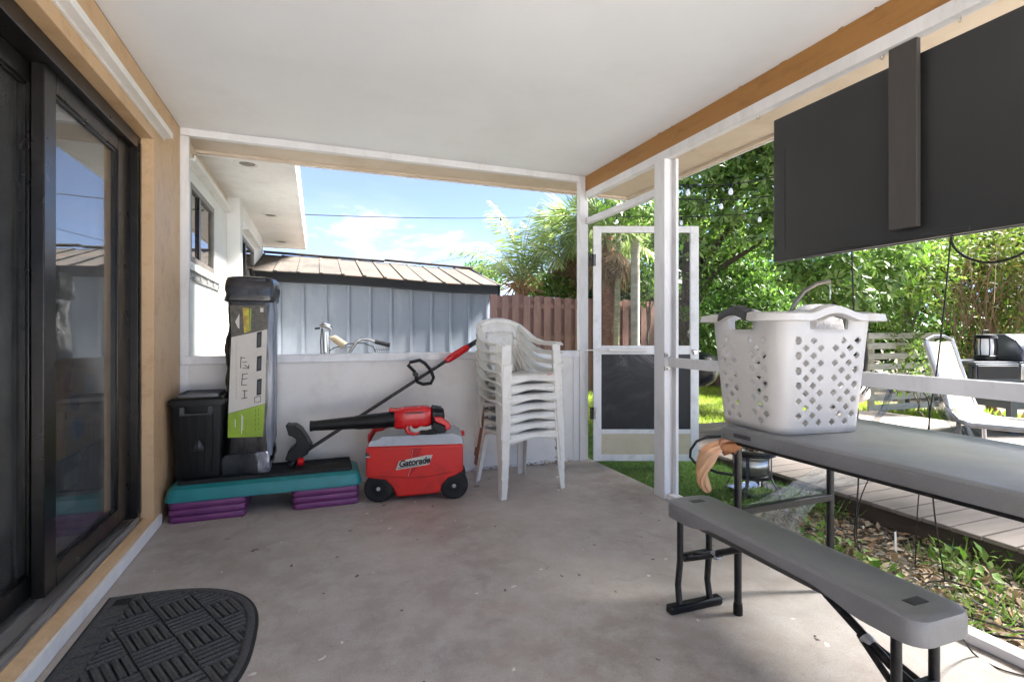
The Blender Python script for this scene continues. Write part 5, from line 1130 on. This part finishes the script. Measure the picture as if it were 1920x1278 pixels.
# ---- half round door mat
mt_ = thing('door_mat', 'charcoal half round ribbed door mat at the threshold', 'door mat', (-.805, 2.05, 0))
def dshape(ins, n=40):
    pts = []
    for k in range(n+1):
        a = math.pi*(k/n) - math.pi/2; c_, s_ = math.cos(a), math.sin(a); e = .72
        pts.append(((.60-ins)*abs(c_)**e*1.0, (.515-ins)*math.copysign(abs(s_)**e, s_)))
    return [(max(ins, p[0]), p[1]) for p in pts]
m = MB(); m.loft([[Vector((p[0], p[1], z)) for p in dshape(i_)] for i_, z in ((0, .0008), (.003, .006), (.010, .008))]); m.build('base', RUBBER, mt_)
m = MB(); rb = [[Vector((p[0], p[1], z)) for p in dshape(i_)] for i_, z in ((.012, .0082), (.016, .0115), (.034, .0115), (.038, .0082))]
m.loft(rb, cap=False); m.build('border', MATM, mt_)
m = MB()
def inside(x, y): 
    if x < .10: return False
    c_ = (max(0, x)/.555)**(1/.72*1.0); s_ = (abs(y)/.47)**(1/.72); return c_*c_+s_*s_ < 1
def ridge(a, b_, w_):
    # clip a ridge to the mat outline
    n_ = 24; run = []
    for k in range(n_+1):
        p = a.lerp(b_, k/n_)
        if inside(p.x, p.y): run.append(p)
        else:
            if len(run) > 2: m.tube([q+Vector((0, 0, .0085)) for q in (run[0], run[0].lerp(run[-1], .5), run[-1])], w_/2, 6, flat=.75, up=(0, 0, 1))
            run = []
    if len(run) > 2: m.tube([q+Vector((0, 0, .0085)) for q in (run[0], run[0].lerp(run[-1], .5), run[-1])], w_/2, 6, flat=.75, up=(0, 0, 1))
def blk(cx_, cy_, s_, d45):
    u = Vector((math.cos(d45), math.sin(d45), 0)); v = Vector((-u.y, u.x, 0)); n_ = 5
    for k in range(n_):
        o_ = v*s_*((k+.5)/n_-.5); c_ = Vector((cx_, cy_, 0)); ridge(c_+o_-u*s_*.48, c_+o_+u*s_*.48, s_/n_*.82)
s_ = .135; a0 = R(28)
for i in range(-6, 8):
    for j in range(-6, 7):
        x = .3 + (i*math.cos(a0)-j*math.sin(a0))*s_; y = (i*math.sin(a0)+j*math.cos(a0))*s_
        blk(x, y, s_, a0 + (math.pi/2 if (i+j) % 2 else 0))
m.build('ribs', MATM, mt_)
m = MB(); m.box((.036, -.42, .0082), (.10, .42, .0095)); 
for k in range(14): m.tube([Vector((.04+.006*(k % 2), -.41+.06*k, .0098)), Vector((.098, -.39+.06*k, .0098))], .004, 5)
m.build('edge_strip', MATM, mt_)

# ================================================================== OBJECTS OUTSIDE
# ---- propane burner
bp = at_d(1410, 843, 3.62); bu = thing('gas_burner', 'outdoor gas burner with black ring top on splayed legs', 'burner', (bp.x, bp.y, -.045))
zt = bp.z+.045; m = MB(); m.tube([Vector((.148*math.cos(k*math.pi/16), .148*math.sin(k*math.pi/16), zt)) for k in range(32)], .013, 8, closed=True)
m.tube([Vector((.148*math.cos(k*math.pi/16), .148*math.sin(k*math.pi/16), zt-.018)) for k in range(32)], .010, 8, closed=True); m.build('top_ring', BLACKM, bu)
m = MB()
for k in range(4): a = k*math.pi/4+.3; m.bar((.145*math.cos(a), .145*math.sin(a), zt+.004), (-.145*math.cos(a), -.145*math.sin(a), zt+.004), .008, .008)
m.build('grate', STEEL, bu); m = MB(); m.lathe([(.02, zt-.01), (.045, zt-.005), (.04, zt+.012), (.015, zt+.016)], (0, 0, 0), 16); m.build('burner_head', M('rusty_burner', S(110,66,54), S(70,48,42), .7), bu)
m = MB(); m.lathe([(.112, zt-.17), (.112, zt-.03)], (0, 0, 0), 28, cap=False); m.build('wind_shield', STEEL, bu, solid=.003)
m = MB(); m.lathe([(.114, zt-.19), (.12, zt-.185), (.12, zt-.165), (.114, zt-.16)], (0, 0, 0), 28); m.build('lower_ring', BLACKM, bu)
for k in range(4):
    a = k*math.pi/2+.55; c_, s_ = math.cos(a), math.sin(a); m = MB(); m.bar((.125*c_, .125*s_, zt-.01), (.125*c_, .125*s_, zt-.18), .022, .006, (c_, s_, 0)); m.bar((.125*c_, .125*s_, zt-.18), (.19*c_, .19*s_, 0), .022, .006, (c_, s_, 0)); m.build('leg', GRILLM, bu)
ps_ = thing('metal_tray', 'shiny foil tray lying on the turf under the gas burner', 'tray', (bp.x+.02, bp.y-.02, -.043)); m = MB(); m.loft([[Vector((p[0], p[1], z)) for p in rrect(a, c, .02, 3)] for a, c, z in ((.15, .10, 0), (.17, .12, .05), (.178, .128, .052), (.165, .115, .047), (.148, .098, .004))]); m.build('tray', M('foil', S(225,225,225), S(200,200,200), .2, scale=20, metal=.9, bmp=.5, bscale=40), ps_)
h_ = [at_d(x, y, 3.35) for x, y in ((1352, 818), (1325, 819), (1306, 827), (1295, 843), (1294, 856), (1302, 866), (1318, 874), (1345, 885), (1375, 890))]
hs_ = thing('gas_hose', 'curved black gas hose looping left of the burner', 'hose', h_[0]); m = MB(); m.tube(h_, .009, 8); m.build('hose', RUBBER, hs_, world=True)
# ---- thin orange bag tied to the table leg
pk = [at_d(x, y, d) for x, y, d in ((1392, 836, 1.96), (1378, 832, 1.95), (1360, 832, 1.95), (1345, 836, 1.95), (1331, 846, 1.96), (1322, 864, 1.97), (1315, 884, 1.98), (1318, 902, 1.98), (1325, 914, 1.98), (1331, 922, 1.98))]
ob = thing('plastic_bag', 'thin orange plastic bag tied to the near table leg', 'plastic bag', pk[2])
def bagtube(name, pts, rs, mat_, amp, n=22):
    m = MB(); rings = []
    for i, p in enumerate(pts):
        t = (pts[min(i+1, len(pts)-1)]-pts[max(i-1, 0)]).normalized(); u = t.cross(Vector((.3, .2, 1))).normalized(); w_ = t.cross(u)
        rings.append([p+(u*math.cos(6.2832*k/n)*.8+w_*math.sin(6.2832*k/n))*rs[i]*(1+amp*noise.noise(Vector((math.cos(6.2832*k/n)*2.2, math.sin(6.2832*k/n)*2.2, i*.45)))+amp*.5*math.cos(k*2.2+i*.3)) for k in range(n)])
    m.loft(rings); return m.build(name, mat_, ob, world=True, sub=1, smooth=180)
bagtube('knot', pk[:4], [.012, .024, .026, .018], ORKNOT, .7); bagtube('film', pk[2:], [.014, .022, .031, .035, .031, .025, .019, .012], ORBAG, .55)
m = MB(); q = at_d(1368, 846, 1.99); m.tube([q+Vector((.022*math.cos(k*.6), .022*math.sin(k*.6), .01*math.sin(k))) for k in range(11)], .006, 6, closed=True); m.build('tie', ORKNOT, ob, world=True)
# ---- torn insect screen lying from the deck edge to the slab
c4 = [at_z(1335, 990, .006), at_z(1512, 1066, .006), at_z(1600, 880, .10), at_z(1562, 858, .16)]; c4[0] = at_z(1330, 1000, .006)
tn = thing('torn_screen', 'loose grey insect screen sagging between the slab and the deck edge', 'insect screen', c4[0])
e1 = [at_z(1325, 1005, .004), at_z(1402, 950, .04), at_z(1470, 912, .12), at_z(1566, 856, .16)]; e2 = [at_z(1515, 1066, .004), at_z(1500, 985, .04), at_z(1545, 925, .03), at_z(1640, 905, .14)]
def poly(e, t):
    f = t*(len(e)-1); i = min(int(f), len(e)-2); return e[i].lerp(e[i+1], f-i)
m = MB(); m.grid(lambda u, v: poly(e1, v).lerp(poly(e2, v), u) + Vector((0, 0, .018*noise.noise(Vector((u*4, v*5, 0)))+.004*math.sin(u*30+v*8)+.02*v*(1-v))), 26, 30); m.build('mesh', MESHG, tn, world=True)
for (lab, a, b_) in (('dark mesh strap stretched from the knee rail down to the deck', [(1738, 745), (1762, 775), (1800, 825)], [(1752, 735), (1780, 770), (1812, 815)]), ('wider dark mesh strap beside the lounge chair', [(1772, 760), (1800, 800), (1828, 838)], [(1788, 765), (1822, 800), (1852, 835)]), ('short dark mesh strip hanging right of the laundry basket', [(1668, 722), (1652, 760), (1630, 800)], [(1680, 722), (1662, 770), (1644, 802)])):
    q1 = [at_d(x, y, 3.4-.25*i) for i, (x, y) in enumerate(a)]; q2 = [at_d(x, y, 3.4-.25*i) for i, (x, y) in enumerate(b_)]
    rt = thing('mesh_strap', lab, 'mesh strap', q1[-1], group='loose mesh straps by the deck'); m = MB(); m.grid(lambda u, v: poly(q1, v).lerp(poly(q2, v), u)+Vector((0, 0, .01*math.sin(u*7+v*9))), 8, 14); m.build('mesh', MESHB, rt, world=True)
# ---- kettle barbecue behind the door
kp = at_d(1306, 700, 5.6); kt = thing('kettle_barbecue', 'black kettle barbecue bowl half hidden by the screen door', 'barbecue', (kp.x, kp.y, .03))
zr = kp.z-.03+.06; m = MB(); m.lathe([(.04, zr-.2), (.12, zr-.185), (.19, zr-.13), (.23, zr-.06), (.245, zr)], (0, 0, 0), 28); m.build('bowl', M('black_enamel', S(40,42,46), S(30,32,36), .2), kt)
m = MB(); m.lathe([(.247, zr+.002), (.235, zr+.07), (.18, zr+.14), (.08, zr+.175), (.01, zr+.18)], (0, 0, 0), 28); m.build('lid', BLACKP, kt); m = MB(); m.tube([Vector((-.04, 0, zr+.178)), Vector((-.03, 0, zr+.22)), Vector((.03, 0, zr+.22)), Vector((.04, 0, zr+.178))], .008, 8); m.build('lid_handle', BLACKP, kt)
for k in range(3): a = 2.78+(k-1)*.9; m = MB(); m.tube([Vector((.1*math.cos(a), .1*math.sin(a), zr-.17)), Vector((.12*math.cos(a), .12*math.sin(a), 0))], .011, 8); m.build('leg', BLACKM, kt)
# ---- hanging egg chair behind the basket
ep = at_d(1552, 690, 5.3); eg = thing('egg_chair', 'hanging black wicker egg chair with curved stand and grey cushion', 'hanging chair', (ep.x, ep.y, .03))
ez0 = .27; rx = .47; m = MB()
def egg(a, f): # f 0 bottom..1 top
    z = ez0+1.02*f; r_ = rx*math.sin(math.pi*(.08+.80*f))**.75; return Vector((r_*math.cos(a), r_*math.sin(a)*.9, z))
for k in range(26):
    a = -.2+ (math.pi+.4)*k/25
    m.tube([egg(a, j/12) for j in range(13)], .008, 4)
for j in range(1, 13):
    for half in (0,): m.tube([egg(-.2+(math.pi+.4)*k/20, j/13) for k in range(21)], .008, 4)
for k in range(13):
    a = math.pi+.2+(math.pi-.4)*k/12; m.tube([egg(a, j/20) for j in range(9)], .008, 4)
m.build('wicker_shell', WICKER, eg)
m = MB(); m.tube([egg(-.2 if j < 10 else math.pi+.2, (j if j < 10 else 20-j)/10) for j in range(20)], .018, 6); m.build('shell_rim', WICKER, eg)
m = MB(); m.loft([[Vector((w_*p[0], w_*p[1]*.9+.05, z)) for p in rrect(1, 1, .7, 4)] for w_, z in ((.30, ez0+.06), (.40, ez0+.12), (.40, ez0+.24), (.32, ez0+.28))]); m.build('seat_cushion', CUSH, eg, sub=1)
m = MB(); m.loft([[Vector((w_*p[0]+dx, w_*p[1]*.55+.16, z+.015*noise.noise(Vector((p[0]*3, p[1]*3, z*6))))) for p in rrect(1, 1, .7, 4)] for w_, z, dx in ((.30, ez0+.25, 0), (.36, ez0+.5, 0), (.34, ez0+.9, 0), (.26, ez0+1.04, .03), (.12, ez0+1.10, .04))]); m.build('back_cushion', CUSH, eg, sub=1)
lo = lambda x, y: at_d(x, y, 5.5)-Vector(eg.location)
m = MB(); pp = [lo(1470, 780), lo(1462, 700), lo(1468, 620), lo(1488, 572), lo(1508, 546), lo(1532, 532), lo(1556, 527)]; m.tube(pp, .022, 10); m.tube([Vector((.5*math.cos(k*.393), .5*math.sin(k*.393)+.1, .02)) for k in range(16)], .022, 8, closed=True); m.build('stand', M('bronze_tube', S(140,132,122), S(120,112,102), .35, metal=.5), eg)
m = MB(); ctop = lo(1556, 528); 
for k in range(9): c_ = ctop - Vector((0, 0, .012+.021*k)); m.tube([c_+Vector((.007*math.cos(q*.785)*(k % 2), .007*math.cos(q*.785)*((k+1) % 2), .015*math.sin(q*.785))) for q in range(8)], .0025, 5, closed=True)
m.build('chain', GALV, eg)
# ---- slatted panel
SA, SB = at_d(1628, 622, 7.2).xy, at_d(1760, 622, 7.7).xy
pl = thing('slatted_panel', 'weathered white slatted pallet panel standing at the lawn edge', 'pallet', (SA.x, SA.y, -.12), math.atan2(SB.y-SA.y, SB.x-SA.x)); Lw = (SB-SA).length
for k in range(8):
    m = MB(); z = .10+.146*k; m.box((0, -.012+random.uniform(-.002, .002), z), (Lw, .008, z+.088+random.uniform(-.004, .004))); m.build('slat', SLATW, pl, bevel=.003, seg=1)
for xx in (.12, Lw*.5, Lw-.1): m = MB(); m.box((xx-.02, .0085, 0), (xx+.02, .09, 1.18)); m.build('batten', SLATW, pl, bevel=.003, seg=1)
# ---- lounge chair with sling
lw = thing('lounge_chair', 'pale sling lounge chair with curved metal frame on the deck', 'lounge chair', cw(3.75, 4.0, .03))
nr = [(1735, 638), (1752, 690), (1768, 735), (1782, 772), (1797, 788), (1820, 796), (1870, 801), (1925, 806), (1990, 812)]
dp = [4.35, 4.32, 4.28, 4.22, 4.15, 4.08, 3.92, 3.78, 3.62]; near = [at_d(x, y, d) for (x, y), d in zip(nr, dp)]
wv = (Vector((cw(.48, .30, 0)))-Vector((cw(0, 0, 0)))).normalized()*.56; far = [p+wv for p in near]
m = MB(); m.tube(near, .021, 10, up=(0, .3, 1)); m.build('side_rail', GALV, lw, world=True); m = MB(); m.tube(far, .021, 10, up=(0, .3, 1)); m.build('side_rail', GALV, lw, world=True)
m = MB(); m.grid(lambda u, v: poly(near, v).lerp(poly(far, v), .02+.96*u)+Vector((0, 0, -.018*math.sin(math.pi*u))), 8, 48); m.build('sling', SLING, lw, world=True, solid=.004)
m = MB(); tp_ = near[0]; m.tube([tp_, tp_.lerp(far[0], .3)+Vector((0, 0, .035)), tp_.lerp(far[0], .7)+Vector((0, 0, .035)), far[0]], .014, 8); m.build('head_bar', M('dark_tube', S(90,92,96), S(78,80,84), .4), lw, world=True)
for p, q in ((near[4], -1), (far[4], -1), (near[8], -1), (far[8], -1)): m = MB(); m.tube([p, Vector((p.x+.03, p.y, .03))], .016, 8); m.build('leg', GALV, lw, world=True)
# ---- grill and lantern
gp_ = at_d(1900, 812, 5.4); gr = thing('gas_grill', 'dark grey gas grill with side shelf and domed lid', 'grill', (gp_.x, gp_.y, -.115)); gl_ = Vector(gr.location)
gx = Vector((CC, -SS, 0)); gy = Vector((SS, CC, 0)); gr.rotation_euler = (0, 0, -TH)
sc3 = 5.4/960
for xx in (-.02, .95):
    for yy in (0, .45): m = MB(); m.box((xx-.035, yy-.03, 0), (xx+.035, yy+.03, .83)); m.build('leg', GRILLM, gr, bevel=.004)
m = MB(); m.box((-.05, -.02, .40), (.98, .47, .80)); m.box((-.02, -.03, .16), (.95, .46, .19)); m.build('cabinet', GRILLM, gr, bevel=.004)
m = MB(); m.box((-.045, -.11, .80), (.98, .5, .905)); m.build('firebox', GRILLM, gr, bevel=.006)
m = MB(); m.box((-.045, -.13, .72), (.98, -.1102, .88)); cp = m.build('control_panel', STEEL, gr, bevel=.005)
for xx in (.05, .3, .55, .8): m = MB(); m.lathe([(.038, -.132), (.036, -.15), (.024, -.172), (.01, -.175)], (xx, 0, .80), 18, 'Y'); m.build('knob', CHROME, cp)
m = MB(); m.box((-.5, -.10, .885), (-.0455, .42, .905)); m.box((-.5, -.115, .70), (-.0455, -.1002, .885)); m.box((-.485, -.125, .73), (-.065, -.1152, .865), 1); m.build('side_shelf', [GRILLM, INK], gr, bevel=.004)
m = MB(); m.prism([(-.10, .906), (-.09, 1.03), (-.02, 1.13), (.10, 1.19), (.25, 1.19), (.40, 1.12), (.46, 1.0), (.47, .906)], 'X', .0, .95); m.build('lid', GRILLM, gr, bevel=.012, seg=3); m = MB(); m.tube([Vector((.1, -.12, 1.0)), Vector((.1, -.16, 1.01)), Vector((.85, -.16, 1.01)), Vector((.85, -.12, 1.0))], .014, 8); m.build('lid_handle', CHROME, gr)
lx = gl_ + gx*(-.18) + gy*.12; ln = thing('lantern', 'round black camping lantern with pale globe standing on the grill shelf', 'lantern', (lx.x, lx.y, .792))
m = MB(); m.lathe([(.085, .0), (.10, .01), (.10, .05), (.09, .06)], (0, 0, 0), 20); m.lathe([(.09, .235), (.10, .24), (.085, .275), (.04, .285)], (0, 0, 0), 20); m.build('body', BLACKP, ln)
m = MB(); m.lathe([(.062, .06), (.066, .15), (.062, .235)], (0, 0, 0), 20); m.build('globe', BULB, ln)
for k in range(8): a = k*.785; m = MB(); m.tube([Vector((.09*math.cos(a), .09*math.sin(a), .055)), Vector((.1*math.cos(a), .1*math.sin(a), .15)), Vector((.09*math.cos(a), .09*math.sin(a), .24))], .006, 5); m.build('guard_bar', BLACKP, ln)
m = MB(); m.tube([Vector((-.07, 0, .27)), Vector((-.04, 0, .325)), Vector((.04, 0, .325)), Vector((.07, 0, .27))], .005, 6); m.build('handle', BLACKP, ln)
# ---- string lights and overhead lines
def sag(a, b_, s_, n=16): return [a.lerp(b_, k/n) - Vector((0, 0, s_*4*(k/n)*(1-k/n))) for k in range(n+1)]
def string(label, a, b_, s_, bulbs, r=.006):
    p = sag(a, b_, s_); rt = thing('string_lights', label, 'string lights', a, group='string lights over the yard'); m = MB(); m.tube(p, r, 5); m.build('cord', RUBBER, rt, world=True)
    for f in bulbs:
        c_ = poly(p, f); m = MB(); m.lathe([(.008, -.004), (.013, -.01), (.014, -.04), (.011, -.045)], c_, 10); sk = m.build('socket', BLACKP, rt, world=True); m = MB(); m.lathe([(.010, -.0452), (.019, -.062), (.025, -.085), (.02, -.105), (.005, -.115)], c_, 12); m.build('bulb', BULB, rt, world=True)
string('dark string of bulbs from the house eave to the palms', at_x(567, 402, -.15), at_d(1098, 402, 8.6), .05, (.60,), .005)
string('string of white bulbs passing behind the screen door', at_d(1080, 402, 8.2), at_d(1475, 396, 6.2), .06, (.24, .57, .90))
string('string of white bulbs from the porch corner across the umbrella tree', at_d(1262, 345, 5.4), at_d(1470, 328, 5.2), .05, (.14, .53))
string('lower string of white bulbs beside the television edge', at_d(1262, 372, 6.2), at_d(1490, 362, 5.6), .04, (.42,))
for lab, a, b_ in (('thin overhead wire sloping above the shed roof', at_d(560, 520, 30), at_d(1000, 450, 30)), ('thin dark wire high over the yard', at_d(1100, 330, 12), at_d(1500, 250, 10))):
    rt = thing('overhead_wire', lab, 'wire', a); m = MB(); m.tube(sag(a, b_, .4), .012, 5); m.build('wire', RUBBER, rt, world=True)
# ---- odd bits in the weed strip and by the plants
q = at_z(1775, 1028, -.105); rt = thing('pipe_piece', 'short teal green plastic pipe lying against the deck skirt', 'pipe', q); m = MB(); m.tube([q, q+Vector((.14, -.10, .01)), q+Vector((.2, -.24, .0))], .028, 10); m.build('pipe', M('teal_pipe', S(56,122,106), S(44,98,88), .4, scale=20, dirt=S(120,120,100), dirt_amt=.5), rt, world=True)
q = at_z(1680, 1040, -.10); rt = thing('plant_stake', 'short white plant stake stuck in the weeds', 'stake', q); m = MB(); m.bar(q+Vector((0, 0, -.02)), q+Vector((.01, .01, .12)), .014, .003); m.build('stake', WHITE, rt, world=True)
for k in range(4):
    q = at_z(1830+22*k, 1150+16*k, -.1); rt = thing('garden_wire', ['loose coil of black wire nearest the bench end', 'second loose loop of black wire in the litter', 'grey bent wire loop in the leaf litter', 'black wire loop lying against the bottom plate'][k], 'wire', q, group='loops of wire in the leaf litter'); m = MB(); m.tube([q+Vector((.16*math.cos(i*.42+k), .22*math.sin(i*.42+k), .02+.03*math.sin(i*.9+k))) for i in range(13)], .004, 5); m.build('wire', RUBBER if k != 2 else GRILLM, rt, world=True)
q = cw(5.75, 6.6, -.12); rt = thing('flower_pot', 'small pale flower pot standing in front of the thicket', 'flower pot', q); m = MB(); m.lathe([(.09, 0), (.12, .2), (.135, .2), (.135, .24), (.11, .24), (.10, .2)], q, 18); m.build('pot', M('pale_clay', S(196,186,170), S(170,160,144), .8, scale=14), rt, world=True)

# ---- things just inside the sliding door, seen through the glass
rt = thing('storage_crate', 'dark crate with paper labels just inside the sliding door glass', 'crate', (-1.27, 3.25, .052)); m = MB(); m.loft([[Vector((p[0], p[1], z)) for p in rrect(a, c, .02, 3)] for a, c, z in ((.13, .26, 0), (.15, .29, .40), (.155, .295, .44))]); m.build('crate_body', M('dark_teal_crate', S(48,62,64), S(40,52,54), .45), rt)
for (yy, zz) in ((-.2, .20), (-.16, .30)): m = MB(); m.box((.146, yy-.07, zz), (.1535, yy+.08, zz+.07)); m.build('paper_label', CARD, rt)
rt = thing('shopping_bag', 'orange printed shopping bag with blue flower behind the door glass', 'bag', (-1.25, 3.25, .496))
m = MB(); m.loft([[Vector((p[0]*(1+.10*noise.noise(Vector((p[1]*9, z*7, 1)))), p[1], z)) for p in densify(rrect(a, c, .03, 3), .04)] for a, c, z in ((.12, .25, 0), (.13, .265, .12), (.125, .26, .25), (.11, .255, .38), (.09, .25, .46))] if False else [[Vector((p[0]*k*(1+.12*noise.noise(Vector((p[1]*9, z*7, 1)))), p[1]*k2, z)) for p in densify(rrect(.12, .26, .03, 3), .04)] for k, k2, z in ((1, .96, 0), (1.08, 1, .12), (1.04, 1, .25), (.9, .98, .38), (.7, .95, .46))]); m.build('bag_body', ORANGEP, rt)
for (yy, zz, r_, mt) in ((-.08, .12, .06, BLUEP), (.1, .33, .05, BLUEP), (-.15, .36, .055, RED2), (-.12, .26, .05, PURPLE), (.14, .2, .05, YELLOWP)):
    m = MB(); m.lathe([(r_*1.0, .118), (r_*.9, .136)], (0, yy, zz), 9, 'X'); m.build('printed_flower', mt, rt)
rt = thing('garment_bag', 'grey green garment bag standing above the orange bag behind the glass', 'garment bag', (-1.33, 3.2, .96)); m = MB(); m.loft([[Vector((p[0]*k, p[1]*k2+.02*noise.noise(Vector((z*4, p[0]*9, 0))), z)) for p in densify(rrect(.06, .22, .03, 3), .05)] for k, k2, z in ((.8, .7, 0), (1, .8, .15), (1, .95, .35), (.8, 1, .5))]); m.build('cloth', M('grey_green_cloth', S(122,140,138), S(84,98,98), .6, scale=6, bmp=.6, bscale=12), rt)
